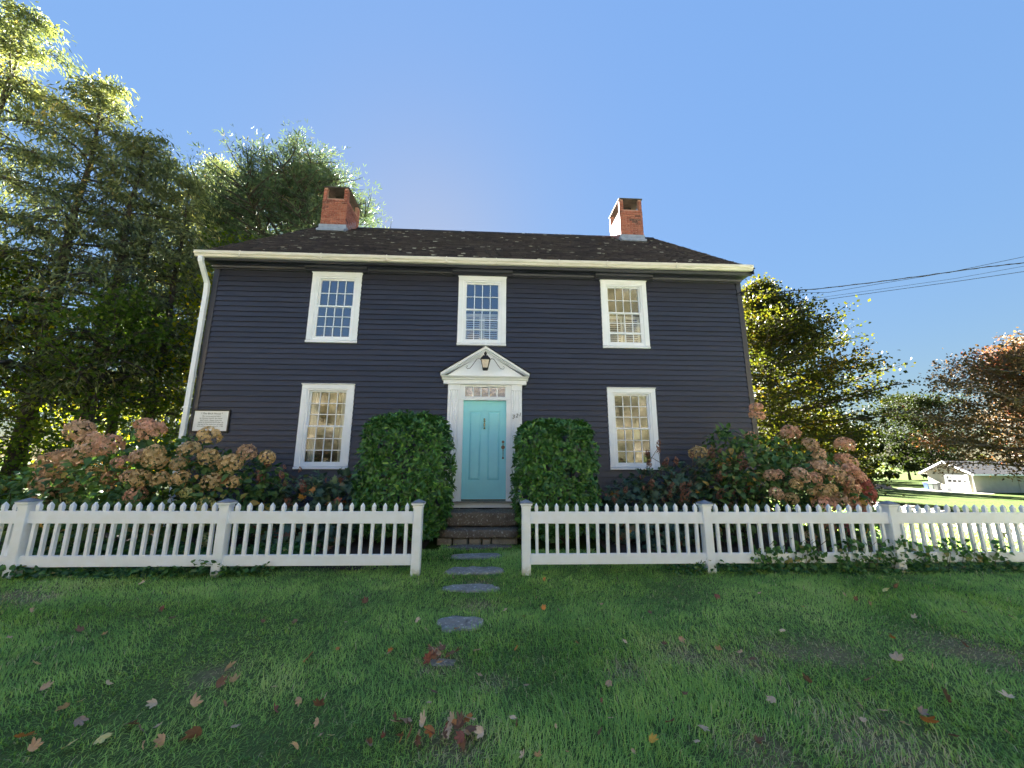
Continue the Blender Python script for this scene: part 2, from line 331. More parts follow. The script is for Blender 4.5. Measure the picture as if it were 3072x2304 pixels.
# ------------------------------------------------------------------ setting: ground, road
rng = np.random.default_rng(7)
def ground_sheet():
    t = np.linspace(-1, 1, 241); c = np.sign(t)*(np.abs(t)**3.2)*1500+t*22
    xs = c+2; ys = c-2; V = []; F = []
    for y in ys:
        for x in xs:
            b = noise.noise((x*.35, y*.35, 0))*.018+noise.noise((x*1.3, y*1.3, 3))*.008 if abs(x) < 40 and abs(y) < 40 else 0
            V.append((x, y, gz(x, y)+b-.012))
    n = len(xs)
    for j in range(n-1):
        for i in range(n-1): a = j*n+i; F.append((a, a+1, a+n+1, a+n))
    mb = MB(); mb.v = V; mb.f = F
    o = mb.ob('ground', M['ground'], smooth=True); o['kind'] = 'structure'
ground_sheet()
def strip(name, x0, x1, y0, y1, mat, dz, nx=40, ny=12, wav=0):
    mb = MB(); n = nx+1
    for j in range(ny+1):
        for i in range(nx+1):
            x = x0+(x1-x0)*i/nx; y = y0+(y1-y0)*j/ny
            if wav and j in (0, ny): y += wav*noise.noise((x*.9, j, 5))
            b = noise.noise((x*.35, y*.35, 0))*.018+noise.noise((x*1.3, y*1.3, 3))*.008 if abs(x) < 40 and abs(y) < 40 else 0
            mb.v.append((x, y, gz(x, y)+b-.012+dz))
    for j in range(ny):
        for i in range(nx): a = j*n+i; mb.f.append((a, a+1, a+n+1, a+n))
    o = mb.ob(name, mat, smooth=True); o['kind'] = 'structure'; return o
strip('road', -150, 150, -19.5, -12.8, M['bounce_road'], .02, 80, 4)
strip('garden_bed', -9.5, -.95, -2.55, 0, M['soil'], .018, 60, 16, .25)
strip('garden_bed', 2.1, 7.4, -2.3, 0, M['soil'], .018, 50, 16, .25)
# ------------------------------------------------------------------ HOUSE
house = empty('house', (0, 0, gz(0, 0)), 0, 'black clapboard two-storey colonial house with white windows, two brick chimneys and turquoise front door', 'house')
house.location = (0, 0, 0)
HX0, HX1, HD = -6.06, 6.06, 9.1
EAVE, RIDGE_Y, RIDGE_Z = 5.10, 4.55, 9.05
CLB, CLT, CLE = -.50, 4.93, .118
WINS = [(-3.38, 3.295, 1.09, 1.663, 'U', 0), (-.10, 3.295, 1.09, 1.663, 'U', 1), (3.20, 3.295, 1.09, 1.663, 'U', 2),
        (-3.34, .594, 1.09, 1.786, 'L', 3), (3.245, .594, 1.09, 1.786, 'L', 4)]
holes = [(c-wd/2+.05, c+wd/2-.05, b+.05, b+h-.05) for c, b, wd, h, k, i in WINS]+[(-.49, .49, -.6, 2.39)]
def wall_with_holes():
    xs = sorted({HX0, HX1}|{h[0] for h in holes}|{h[1] for h in holes}); mb = MB()
    for a, b in zip(xs[:-1], xs[1:]):
        cut = sorted([(h[2], h[3]) for h in holes if h[0] <= a+1e-6 and h[1] >= b-1e-6]); z = -.6
        for c, d in cut:
            if c > z: mb.box(a, b, 0, .14, z, c)
            z = d
        mb.box(a, b, 0, .14, z, 5.04)
    return mb
fw = wall_with_holes().ob('front_wall', M['dark_trim'], house)
# clapboards, one object per board piece
blocks = [(c-wd/2, c+wd/2, b, b+h) for c, b, wd, h, k, i in WINS]+[(-.80, .80, -.6, 2.42)]
crng = random.Random(4); z = CLB; row = 0
while z < CLT-.02:
    zt = min(z+CLE, CLT); zc = z+CLE*.5
    segs = [(HX0+.10, HX1-.10)]
    for bx0, bx1, bz0, bz1 in blocks:
        if bz0 < zc < bz1:
            ns = []
            for a, b in segs:
                if bx1 <= a or bx0 >= b: ns.append((a, b)); continue
                if bx0 > a: ns.append((a, bx0))
                if bx1 < b: ns.append((bx1, b))
            segs = ns
    for a, b in segs:
        L = b-a; cuts = [a, b]
        if L > 4 and crng.random() < .45: cuts = [a, a+L*crng.uniform(.3, .7), b]
        for p, q in zip(cuts[:-1], cuts[1:]):
            mb = MB(); nseg = max(2, int((q-p)/.6)); t0 = len(mb.v)
            for k in range(nseg+1):
                x = p+.0008+(q-p-.0016)*k/nseg; wv = noise.noise((x*.8, row*3.1, 1))*.0035; wz = noise.noise((x*.5, row*2.3, 9))*.007
                mb.v += [(x, -.001, zt+.012), (x, -.007+wv*.4, zt+.012), (x, -.036+wv, z+wz), (x, -.001, z+wz)]
            for k in range(nseg):
                o4 = t0+k*4
                for u in range(4): mb.f.append((o4+u, o4+(u+1) % 4, o4+4+(u+1) % 4, o4+4+u))
            mb.f += [(t0, t0+3, t0+2, t0+1), (t0+nseg*4, t0+nseg*4+1, t0+nseg*4+2, t0+nseg*4+3)]
            mb.ob('clapboard', M['siding'], fw)
    z += CLE; row += 1
# side walls and back with joined siding
for sx, nm in ((-1, 'side_wall'), (1, 'side_wall')):
    x = HX0 if sx < 0 else HX1-.12; mb = MB()
    zs = lambda y: 5.02+max(0, min((y+.0), HD-y))*.78
    prof = [(.14, -.6), (HD, -.6), (HD, 5.02), (RIDGE_Y, 5.02+RIDGE_Y*.78), (.14, 5.02+.14*.78)]
    mb.prism_x(prof, x, x+.12)
    sw = mb.ob(nm, M['dark_trim'], house)
    mb = MB(); zz = CLB; xf = HX0 if sx < 0 else HX1
    while zz < 8.4:
        y0, y1 = .10, HD-.1
        if zz > 4.95: y0 = (zz-5.0)/.78+.12; y1 = HD-y0
        if y1-y0 > .2:
            pr = [(0, zz+CLE+.01), (sx*.007, zz+CLE+.01), (sx*.02, zz), (0, zz)]
            n = len(mb.v)
            for y in (y0, y1): mb.v += [(xf+a, y, b) for a, b in pr]
            mb.f += [(n, n+1, n+5, n+4), (n+1, n+2, n+6, n+5), (n+2, n+3, n+7, n+6), (n, n+3, n+2, n+1), (n+4, n+5, n+6, n+7)]
        zz += CLE
    mb.ob('side_clapboards', M['siding'], sw, kind='stuff')
MB().box(HX0+.13, HX1-.13, HD-.1, HD, -.6, 5.0).ob('back_wall', M['siding'], house)
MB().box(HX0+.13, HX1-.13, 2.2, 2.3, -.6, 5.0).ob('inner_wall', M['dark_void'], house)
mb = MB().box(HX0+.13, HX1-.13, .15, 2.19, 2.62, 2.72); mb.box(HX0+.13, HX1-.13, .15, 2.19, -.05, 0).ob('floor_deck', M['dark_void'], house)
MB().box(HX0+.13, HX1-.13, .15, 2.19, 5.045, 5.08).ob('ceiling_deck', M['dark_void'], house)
for s in (-1, 1):
    x0 = HX0-.012 if s < 0 else HX1-.105
    MB().bbox(x0, x0+.117, -.038, .0, -.55, 4.95, .003).ob('corner_board', M['dark_trim'], house)
    xs = HX0-.035 if s < 0 else HX1
    MB().box(xs, xs+.035, -.001, .12, -.55, 4.95).ob('corner_board', M['dark_trim'], house)
# eaves: frieze, bed mould, soffit, crown, gutter
MB().bbox(HX0-.01, HX1+.01, -.045, -.001, 4.955, 5.06, .004).ob('frieze_board', M['dark_trim'], house)
MB().prism_x([(-.046, 4.985), (-.075, 4.99), (-.09, 5.03), (-.13, 5.045), (-.13, 5.06), (-.046, 5.06)], HX0-.02, HX1+.02).ob('bed_moulding', M['dark_trim'], house)
MB().box(HX0-.10, HX1+.10, -.33, -.0, 5.062, 5.085).ob('soffit', M['dark_trim'], house)
MB().prism_x([(-.30, 5.02), (-.33, 5.02), (-.355, 5.06), (-.355, 5.15), (-.30, 5.15)], HX0-.10, HX1+.10).ob('fascia', M['dark_trim'], house)
def gutter():
    pr = [(-.358, 5.165), (-.358, 5.055), (-.372, 5.045), (-.43, 5.045), (-.445, 5.06), (-.452, 5.085), (-.475, 5.105), (-.482, 5.13), (-.482, 5.165),
          (-.474, 5.165), (-.474, 5.135), (-.44, 5.10), (-.366, 5.06), (-.366, 5.165)]
    mb = MB(); xs = np.linspace(HX0-.17, HX1+.06, 24)
    n = len(pr)
    for x in xs:
        sag = -.012*math.sin((x-HX0)/12*PI)+.004*noise.noise((x*1.3, 0, 0))+ (x+6)*.004
        mb.v += [(x, y, z2+sag) for y, z2 in pr]
    for i in range(len(xs)-1):
        for j in range(n): mb.f.append((i*n+j, i*n+(j+1) % n, (i+1)*n+(j+1) % n, (i+1)*n+j))
    mb.f += [tuple(range(n-1, -1, -1)), tuple(range((len(xs)-1)*n, len(xs)*n))]
    g = mb.ob('gutter', M['gutter'], house)
    for x in (-5.3, -3.6, -2.2, -.9, .2, 1.6, 2.7, 4.3):
        zz = -.012*math.sin((x-HX0)/12*PI)+(x+6)*.004
        MB().prism_x([(-.486, 5.05+zz), (-.4875, 5.17+zz), (-.478, 5.178+zz), (-.36, 5.178+zz), (-.36, 5.172+zz), (-.474, 5.172+zz), (-.45, 5.05+zz)], x, x+.022).ob('gutter_strap', M['gutter'], g)
gutter()
# downspout
dsp = [(-6.10, -.42, 5.05), (-6.10, -.42, 4.98), (-6.10, -.40, 4.93), (-6.13, -.16, 4.66), (-6.13, -.10, 4.57), (-6.13, -.085, 4.4), (-6.13, -.085, 2.2), (-6.13, -.085, -.5)]
def rect_tube(pts, wx, wy):
    mb = MB()
    for p in pts: mb.v += [(p[0]-wx, p[1]-wy, p[2]), (p[0]+wx, p[1]-wy, p[2]), (p[0]+wx, p[1]+wy, p[2]), (p[0]-wx, p[1]+wy, p[2])]
    for i in range(len(pts)-1):
        for j in range(4): mb.f.append((i*4+j, i*4+(j+1) % 4, i*4+4+(j+1) % 4, i*4+4+j))
    return mb
ds = rect_tube(dsp, .045, .033).ob('downspout', M['white'], house)
for zz in (3.75, 1.83, .4):
    MB().box(-6.185, -6.075, -.126, -.045, zz, zz+.025).ob('strap', M['white'], ds)
MB().lathe([(.0, 0), (.02, 0), (.022, .02), (0, .04)], 8).ob('strap_knob', M['white'], ds, loc=(-6.2, -.09, 1.82))
# roof
def roof():
    sl = (RIDGE_Z-EAVE-.06)/(RIDGE_Y+.42)
    X0, X1 = HX0-.14, HX1+.10
    mb = MB(); mb.prism_x([(-.42, EAVE+.045), (RIDGE_Y, RIDGE_Z-.06), (2*RIDGE_Y+.42, EAVE+.045), (2*RIDGE_Y+.42, EAVE-.0), (RIDGE_Y, RIDGE_Z-.16), (-.30, EAVE-.0+.02)], X0, X1)
    r = mb.ob('roof', M['dark_trim'], house)
    V = []; T = []; rr = random.Random(2)
    ln = math.hypot(RIDGE_Y+.42, RIDGE_Z-.06-EAVE-.045); n = int(ln/.125)
    ny, nz = -(RIDGE_Z-.105-EAVE)/ln, (RIDGE_Y+.42)/ln
    dy, dz = (RIDGE_Y+.42)/ln, (RIDGE_Z-.105-EAVE)/ln
    for i in range(n+1):
        s0 = i*.125-.02; s1 = min(s0+.15, ln)
        x = X0-.01+rr.uniform(-.15, 0)
        while x < X1+.01:
            wd = rr.choice((.30, .30, .16, .22)); a, b = max(x, X0-.01), min(x+wd-.006, X1+.012)
            if b > a+.02:
                th = .020+rr.uniform(0, .016); j = rr.uniform(-.012, .012)
                def P(xx, s, h): return (xx, -.42+dy*s+ny*h, EAVE+.045+dz*s+nz*h)
                sag = 0
                V.append([P(a, s0+j, th), P(b, s0+j, th), P(b, s1, .006), P(a, s1, .006), P(a, s0+j, -.002), P(b, s0+j, -.002)]); T.append(rr.random())
            x += wd
    me = np_mesh('shingles', np.array(V), 6, [(0, 1, 2, 3), (4, 5, 1, 0), (0, 3, 4), (1, 5, 2)], {'tint': np.array(T)})
    link('shingles', me, M['roof'], r, kind='stuff')
    mb = MB(); mb.prism_x([(RIDGE_Y+.01, RIDGE_Z-.02), (2*RIDGE_Y+.43, EAVE+.07), (2*RIDGE_Y+.43, EAVE+.046), (RIDGE_Y+.01, RIDGE_Z-.058)], X0, X1).ob('back_shingles', M['roof'], r)
    x = X0
    while x < X1-.05:
        wd = .2; MB().prism_x([(RIDGE_Y-.13, RIDGE_Z-.14), (RIDGE_Y, RIDGE_Z+.0+.006*rr.random()), (RIDGE_Y+.13, RIDGE_Z-.14), (RIDGE_Y, RIDGE_Z-.03)], x, min(x+wd-.004, X1)).ob('ridge_shingle', M['roof'], r)
        x += wd
    for X in (X0, X1-.03):
        MB().prism_x([(-.42, EAVE+.04), (RIDGE_Y, RIDGE_Z-.065), (2*RIDGE_Y+.42, EAVE+.04), (2*RIDGE_Y+.42, EAVE-.10), (RIDGE_Y, RIDGE_Z-.22), (-.42, EAVE-.10)], X-.001 if X < 0 else X, X+.03).ob('rake_board', M['dark_trim'], r)
roof()
# chimneys (each a part of the house, its bricks sub-parts)
def chimney(x0, x1, side):
    y0, y1 = 3.5, 4.62; zb, zs, zt = 8.15, 9.36, 9.82; cw = .205; ch = .077
    mb = MB(); mb.box(x0+.008, x1-.008, y0+.008, y1-.008, zb-.4, zs+.06)
    pw = .125
    for a in (x0+.008, x1-pw+.008):
        for b in (y0+.008, y1-pw+.008): mb.box(a, a+pw-.016, b, b+pw-.016, zs+.06, zt)
    c = mb.ob('chimney', M['mortar'], house)
    MB().bbox(x0-.03, x1+.03, y0-.03, y1+.03, zt, zt+.035).ob('cap_slab', M['cap_slab'], c)
    MB().box(x0+pw+.02, x1-pw-.02, y0+pw+.02, y1-pw-.02, zs+.06, zs+.10).ob('flue_top', M['dark_void'], c)
    MB().box(x0+.2, x1-.2, y0+.45, y0+.5, zs+.10, zt-.001).ob('flue_divider', M['dark_void'], c)
    # flashing
    mb = MB(); mb.prism_x([(y0-.16, zb+.05), (y0-.012, zb+.16), (y0-.012, zb+.30), (y0+.006, zb+.30), (y0+.006, zb-.02), (y0-.16, zb-.02)], x0-.05, x1+.04).ob('flashing', M['metal_flash'], c)
    vx = x1 if side > 0 else x0
    for k in range(5):
        ya = y0+.03+k*.17; za = 5.145+(ya+.42)*.795
        xx = vx+(.002 if side > 0 else -.010)
        mb = MB(); mb.add([(xx, ya, za-.05), (xx, ya+.17, za+.08), (xx, ya+.17, za+.26), (xx, ya+.02, za+.24), (xx+.008, ya, za-.05), (xx+.008, ya+.17, za+.08), (xx+.008, ya+.17, za+.26), (xx+.008, ya+.02, za+.24)],
                   [(0, 1, 2, 3), (7, 6, 5, 4), (0, 4, 5, 1), (1, 5, 6, 2), (2, 6, 7, 3), (3, 7, 4, 0)]).ob('step_flashing', M['metal_flash'], c)
    lens = {}
    def brick(name, cx, cy, cz, L, face):
        key = round(L, 3)
        if key not in lens: lens[key] = MB().bbox(-L/2, L/2, -.012, .02, -.031, .031, .004).mesh('brick')
        rz = {0: 0, 1: PI/2, -1: -PI/2, 2: PI}[face]
        link('brick', lens[key], M['brick'], c, loc=(cx, cy, cz), rot=(0, 0, rz))
    rr = random.Random(int(x0*10))
    back = MB()
    rows = int((zs-.08-(zb+.30))/ch)
    for i in range(rows+7):
        zc = zb+.30+ch*(i+.5)
        if zc > zs+.06+ch*5: break
        ex = .0
        if rows <= i < rows+2: ex = .014
        openrow = zc > zs+.03
        for face, a, b in ((0, x0, x1), (1 if side > 0 else -1, y0, y1)):
            p = a-(cw/2 if i % 2 else 0)
            while p < b-.01:
                q = min(p+cw, b); pp = max(p, a)
                if openrow:
                    for u, v in ((a, a+pw), (b-pw, b)):
                        pass
                    p += cw; continue
                if q-pp > .03:
                    L = round(q-pp-.014, 3)
                    if face == 0: brick('brick', (pp+q)/2, y0-ex+rr.uniform(-.002, .002), zc, L, 0)
                    else: brick('brick', vx+side*(ex+rr.uniform(-.002, .002)), (pp+q)/2, zc, L, face)
                p += cw
            if openrow and zc < zt-.02:
                for u, v in ((a, a+pw), (b-pw, b)):
                    if face == 0: brick('brick', (u+v)/2, y0-.004, zc, .111, 0)
                    else: brick('brick', vx+side*.004, (u+v)/2, zc, .111, face)
        # unseen faces joined
        if zc < zs:
            for p in np.arange(x0, x1-.1, cw): back.box(p+.007, min(p+cw, x1)-.007, y1-.012, y1+.012, zc-.031, zc+.031)
            ox = x0 if side > 0 else x1
            for p in np.arange(y0, y1-.1, cw): back.box(ox-.012, ox+.012, p+.007, min(p+cw, y1)-.007, zc-.031, zc+.031)
    back.ob('far_side_bricks', M['brick'], c, kind='stuff')
chimney(-5.60, -4.80, 1)
chimney(4.55, 5.33, -1)
# windows
def window(c, b, wd, h, kind, idx):
    W2 = wd/2; cw = .112; rr = random.Random(idx*7+1)
    root = empty('window', (c, 0, b)); root.parent = house
    # casing members
    yF = -.048
    MB().bbox(-W2, -W2+cw, yF, .0, .055, h-cw, .004).ob('side_casing', M['white'], root)
    MB().bbox(W2-cw, W2, yF, .0, .055, h-cw, .004).ob('side_casing', M['white'], root)
    MB().bbox(-W2, W2, yF-.002, .0, h-cw, h-.022, .004).ob('head_casing', M['white'], root)
    MB().prism_x([(0, h), (-.075, h), (-.075, h-.008), (-.06, h-.022), (0, h-.022)], -W2-.012, W2+.012).ob('drip_cap', M['white'], root)
    MB().prism_x([(.02, .0), (-.062, .0), (-.066, .035), (-.058, .042), (.02, .056)], -W2-.006, W2+.006).ob('sill', M['white'], root)
    ix = W2-cw                                          # opening half width
    z0, z1 = .056, h-cw
    f = MB(); t = .038
    f.box(-ix, -ix+t, -.03, .10, z0, z1); f.box(ix-t, ix, -.03, .10, z0, z1); f.box(-ix+t, ix-t, -.03, .10, z1-t*.8, z1); f.box(-ix+t, ix-t, -.035, .10, z0, z0+.045)
    f.ob('frame', M['white'], root)
    gx = ix-t; gz0, gz1 = z0+.045, z1-t*.8; mid = gz0+(gz1-gz0)*(.505 if kind == 'L' else .53)
    if kind == 'L': sashes = [(mid-.018, gz1, 3, .018, .0), (gz0, mid+.018, 3, .004, .0)]
    else: sashes = [(mid-.018, gz1, 2, .018, .0), (gz0, mid+.018, 3, .004, .0)]
    for s, (a, bb, rows, y, _) in enumerate(sashes):
        st = .034; sf = MB(); yb = y+.03
        if s == 1: y -= .026; yb = y+.03
        sf.bbox(-gx, -gx+st, y, yb, a, bb, .003); sf.bbox(gx-st, gx, y, yb, a, bb, .003)
        sf.bbox(-gx+st, gx-st, y, yb, bb-.034, bb, .003); sf.bbox(-gx+st, gx-st, y, yb, a, a+(.045 if s else .034), .003)
        sf.ob('upper_sash' if s == 0 else 'lower_sash', M['white'], root)
        px0, px1, pz0, pz1 = -gx+st, gx-st, a+(.045 if s else .034), bb-.034
        cols = 4; mw = .016
        bx = [px0+(px1-px0)*i/cols for i in range(cols+1)]; bz = [pz0+(pz1-pz0)*i/rows for i in range(rows+1)]
        for i in range(1, cols): MB().box(bx[i]-mw/2, bx[i]+mw/2, y+.006, y+.017, pz0, pz1).ob('muntin', M['white'], root)
        for j in range(1, rows):
            for i in range(cols): MB().box(bx[i]+(mw/2 if i else 0), bx[i+1]-(mw/2 if i < cols-1 else 0), y+.007, y+.016, bz[j]-mw/2, bz[j]+mw/2).ob('muntin', M['white'], root)
        pw, ph = bx[1]-bx[0], bz[1]-bz[0]
        pm = MB().add([(-pw/2, 0, -ph/2), (pw/2, 0, -ph/2), (pw/2, 0, ph/2), (-pw/2, 0, ph/2)], [(0, 1, 2, 3)]).mesh('pane')
        for i in range(cols):
            for j in range(rows):
                link('pane', pm, M['glass'], root, loc=((bx[i]+bx[i+1])/2, y+.0215, (bz[j]+bz[j+1])/2), rot=(rr.gauss(0, .004), 0, rr.gauss(0, .004)))
    if idx in (1, 2):
        for s in (-1, 1):
            xa, xb = sorted((s*.012, s*(gx-.0))); top = mid-.05 if idx == 1 else mid-.03
            sh = MB(); sh.box(xa, xa+.05, .115, .145, gz0, top); sh.box(xb-.05, xb, .115, .145, gz0, top); sh.box(xa+.05, xb-.05, .115, .145, top-.07, top); sh.box(xa+.05, xb-.05, .115, .145, gz0, gz0+.06)
            zz = gz0+.08
            while zz < top-.085:
                sh.add([(xa+.05, .112, zz-.016), (xb-.05, .112, zz-.016), (xb-.05, .150, zz+.018), (xa+.05, .150, zz+.018), (xa+.05, .112, zz-.009), (xb-.05, .112, zz-.009), (xb-.05, .150, zz+.025), (xa+.05, .150, zz+.025)],
                       [(0, 3, 2, 1), (4, 5, 6, 7), (0, 1, 5, 4), (2, 3, 7, 6)]); zz += .052
            sh.ob('shutter_panel', M['louver'], root)
    if idx == 2: MB().bbox(-gx+.004, gx-.004, -.030, -.008, gz0+.235, gz0+.275, .003).ob('screen_rail', M['white'], root)
    if idx == 3:
        for s in (-1, 1):
            cu = MB(); n = 10; xa = -gx if s < 0 else gx-.16
            for k in range(n+1):
                x = xa+.16*k/n; y = .16+.012*math.sin(k*2.2); cu.v += [(x, y, gz0), (x, y, gz1)]
            for k in range(n): cu.f.append((2*k, 2*k+2, 2*k+3, 2*k+1))
            cu.ob('curtain', M['louver'], root)
    if kind == 'U':
        mb = MB(); mb.prism_x([(-.046, h-.02), (-.10, h+.0), (-.10, h+.028), (-.155, h+.055), (-.17, h+.1), (-.046, h+.1)], -W2-.14, W2+.14)
        mb.ob('dark_hood', M['dark_trim'], root)
for wn_ in WINS: window(*wn_)
# doorway
surround = empty('door_surround'); surround.parent = house
def pilaster(s):
    xo, xi = s*.80, s*.565; x0, x1 = min(xo, xi), max(xo, xi)
    prof = [(x1, -.002), (x1, -.075)]; n = 4; m0 = .028; fw_ = (x1-x0-2*m0-.012*(n-1))/n; x = x1-m0
    for k in range(n):
        prof += [(x, -.075)]+[(x-fw_*(.5-.5*math.cos(a)), -.075+.016*math.sin(a)) for a in (PI*.25, PI*.5, PI*.75)]+[(x-fw_, -.075)]; x -= fw_+.012
    prof += [(x0, -.075), (x0, -.002)]
    p = MB().prism_z(prof, .09, 2.27).ob('pilaster', M['white'], surround)
    MB().bbox(x0-.012, x1+.012, -.088, -.001, -.07, .09).ob('plinth', M['white'], surround)
    MB().bbox(x0-.003, x1+.003, -.084, -.001, 2.27, 2.40).ob('capital', M['white'], surround)
for s in (-1, 1):
    pilaster(s)
    x0, x1 = (-.562, -.465) if s < 0 else (.465, .562)
    MB().bbox(x0, x1, -.055, .12, -.05, 2.06).ob('door_jamb', M['white'], surround)
MB().bbox(-.562, .562, -.056, .12, 2.06, 2.112).ob('door_head', M['white'], surround)
# transom
tr = MB(); tr.bbox(-.562, -.435, -.05, .1, 2.113, 2.40); tr.bbox(.435, .562, -.05, .1, 2.113, 2.40); tr.bbox(-.434, .434, -.05, .1, 2.352, 2.40)
tr.bbox(-.434, .434, -.05, .1, 2.113, 2.138)
tro = tr.ob('transom_window', M['white'], house)
bx = [-.434+.868*i/5 for i in range(6)]
for i in range(1, 5): MB().bbox(bx[i]-.012, bx[i]+.012, -.04, .0, 2.139, 2.351, .003).ob('muntin', M['white'], tro)
pm = MB().add([(-.086, 0, -.108), (.086, 0, -.108), (.086, 0, .108), (-.086, 0, .108)], [(0, 1, 2, 3)]).mesh('pane')
for i in range(5): link('pane', pm, M['glass'], tro, loc=((bx[i]+bx[i+1])/2, -.005, 2.245), rot=(random.gauss(0, .01), 0, random.gauss(0, .01)))
# entablature and pediment
MB().bbox(-.90, .90, -.115, -.001, 2.401, 2.485).ob('entablature', M['white'], surround)
MB().prism_x([(-.001, 2.486), (-.12, 2.486), (-.145, 2.505), (-.15, 2.525), (-.20, 2.545), (-.215, 2.565), (-.001, 2.565)], -.935, .935).ob('cornice', M['white'], surround)
AP = 3.17
MB().prism_y([(-.86, 2.5662), (.86, 2.5662), (0, AP-.055)], -.105, -.001).ob('tympanum', M['white'], surround)
for s in (-1, 1):
    dx, dz = .955, AP-2.55; L = math.hypot(dx, dz); ux, uz = -s*dx/L, dz/L; nx, nz = -uz*(-s)*-1, abs(ux)
    def rp(t, o): return (s*.955+ux*t*L, 2.552+uz*t*L) if o == 0 else (s*.955+ux*t*L-s*uz*o*1.0, 2.552+uz*t*L-abs(ux)*o)
    for nm, o0, o1, y in (('raking_cornice', 0, .045, -.235), ('raking_moulding', .046, .085, -.175), ('raking_bead', .086, .115, -.135)):
        a = [(s*(.955-0), 2.566+.0), (0, AP-.0)]
        k0, k1 = o0/abs(ux), o1/abs(ux)
        pts = [(s*max(.955-k0*0-.0, 0), 2.566+.055-k0), (0, AP+.055-k0), (0, AP+.055-k1), (s*(.955), 2.566+.055-k1)]
        pts = [(x, max(z_, 2.5665)) for x, z_ in pts]
        if s > 0: pts = pts[::-1]
        MB().prism_y(pts, y, -.002).ob(nm, M['white'], surround)
    for k in range(9):
        t0, t1 = k/9, (k+1)/9+.02
        if t1 > 1: t1 = 1
        xa, za = s*.985*(1-t0), 2.566+.06+(AP-2.566)*t0; xb, zb_ = s*.985*(1-t1), 2.566+.06+(AP-2.566)*t1
        pts = [(xa, za+.012), (xb, zb_+.002), (xb, zb_-.004), (xa, za-.004)]
        if s > 0: pts = pts[::-1]
        MB().prism_y(pts, -.255, -.002).ob('pediment_shingle', M['roof'], surround)
# white sill and threshold
MB().prism_x([(-.03, -.045), (-.20, -.05), (-.205, -.065), (-.10, -.075), (-.03, -.075)], -.60, .60).ob('threshold', M['wood_thresh'], surround)
MB().bbox(-.86, .86, -.14, -.001, -.165, -.078).ob('sill_board', M['white'], surround)
# door
door = empty('front_door', (0, .03, 0)); door.parent = house
db = MB(); db.box(-.463, .463, .012, .05, -.04, 2.058)
P1 = [(-.345, -.045), (.05, .345)]
xs = [-.463, -.33, -.075, .055, .31, .463]
panels = [(-.335, -.070), (.060, .335)]
pz = (.36, 1.83)
for a, b in ((-.463, -.335), (-.070, .060), (.335, .463)): db.box(a, b, -.006, .0118, -.04, 2.058)
for a, b in panels: db.box(a+.0005, b-.0005, -.006, .0118, -.04, pz[0]); db.box(a+.0005, b-.0005, -.006, .0118, pz[1], 2.058)
db.ob('door_slab', M['door'], door)
for a, b in panels:
    mb = MB(); g = .012; k = .045
    v = [(a+g, .0115, pz[0]+g), (b-g, .0115, pz[0]+g), (b-g, .0115, pz[1]-g), (a+g, .0115, pz[1]-g), (a+k, -.004, pz[0]+k), (b-k, -.004, pz[0]+k), (b-k, -.004, pz[1]-k), (a+k, -.004, pz[1]-k)]
    mb.add(v, [(0, 1, 5, 4), (1, 2, 6, 5), (2, 3, 7, 6), (3, 0, 4, 7), (4, 5, 6, 7)]).ob('door_panel', M['door'], door)
MB().box(-.463, .463, -.010, -.0065, -.035, -.015).ob('door_sweep', M['bronze'], door)
kn = MB(); kn.lathe([(0, 0), (.02, .005), (.024, .02), (.012, .035), (.01, .05)], 10); kn.tube([(0, -.02, .02), (0, -.035, -.03), (0, -.035, -.08), (0, -.02, -.12)], [.008, .016, .018, .010], 8)
kn.lathe([(.006, -.15), (.020, -.145), (.022, -.13), (.01, -.115)], 10); kn.lathe([(.004, .05), (.018, .055), (.016, .075), (0, .09)], 10)
kn.ob('door_knocker', M['brass'], door, smooth=True, loc=(-.005, -.02, 1.59))
hp = MB()
def disc(mb, cx, cz, r, y0, y1, n=14): mb.prism_y([(cx+r*math.cos(-2*PI*i/n), cz+r*math.sin(-2*PI*i/n)) for i in range(n)][::-1], y0, y1)
disc(hp, 0, .19, .028, -.016, 0); disc(hp, 0, .19, .014, -.024, -.0165); hp.prism_y([(-.006, .16), (.006, .16), (.012, .10), (-.012, .10)], -.010, 0)
disc(hp, 0, .075, .040, -.014, 0); disc(hp, 0, .075, .018, -.03, -.0145)
hp.tube([(0, -.01, .03), (0, -.045, .0), (0, -.05, -.06), (0, -.035, -.11), (0, -.01, -.135)], [.008, .009, .009, .008, .007], 8); disc(hp, 0, -.15, .022, -.01, 0)
hp.ob('door_handle', M['bronze'], door, loc=(.40, -.007, .98))
bb = MB(); bb.prism_y([(.018*math.cos(-2*PI*i/12), .05*math.sin(-2*PI*i/12)) for i in range(12)][::-1], -.008, 0); bb.ob('doorbell_plate', M['black_iron'], surround, loc=(.66, -.0765, 1.12))
disc_ = MB(); disc(disc_, 0, 0, .009, -.006, 0, 8); disc_.ob('doorbell_button', M['paper'], surround, loc=(.66, -.0852, 1.12))
def text_mesh(txt, size, ext=.002, shear=0):
    cu = bpy.data.curves.new('t', 'FONT'); cu.body = txt; cu.size = size; cu.extrude = ext; cu.align_x = 'CENTER'; cu.shear = shear
    o = bpy.data.objects.new('t', cu); COL.objects.link(o); dg = bpy.context.evaluated_depsgraph_get(); dg.update()
    me = bpy.data.meshes.new_from_object(o.evaluated_get(dg)); bpy.data.objects.remove(o); me.materials.clear(); return me
for ch, x, zz, r in (('3', .618, 1.665, -.1), ('2', .69, 1.69, -.05), ('1', .755, 1.715, 0)):
    link('house_number', text_mesh(ch, .115, .003, .25), M['black_iron'], surround, loc=(x, -.079, zz), rot=(PI/2, r, 0), label='dark metal numeral '+ch)
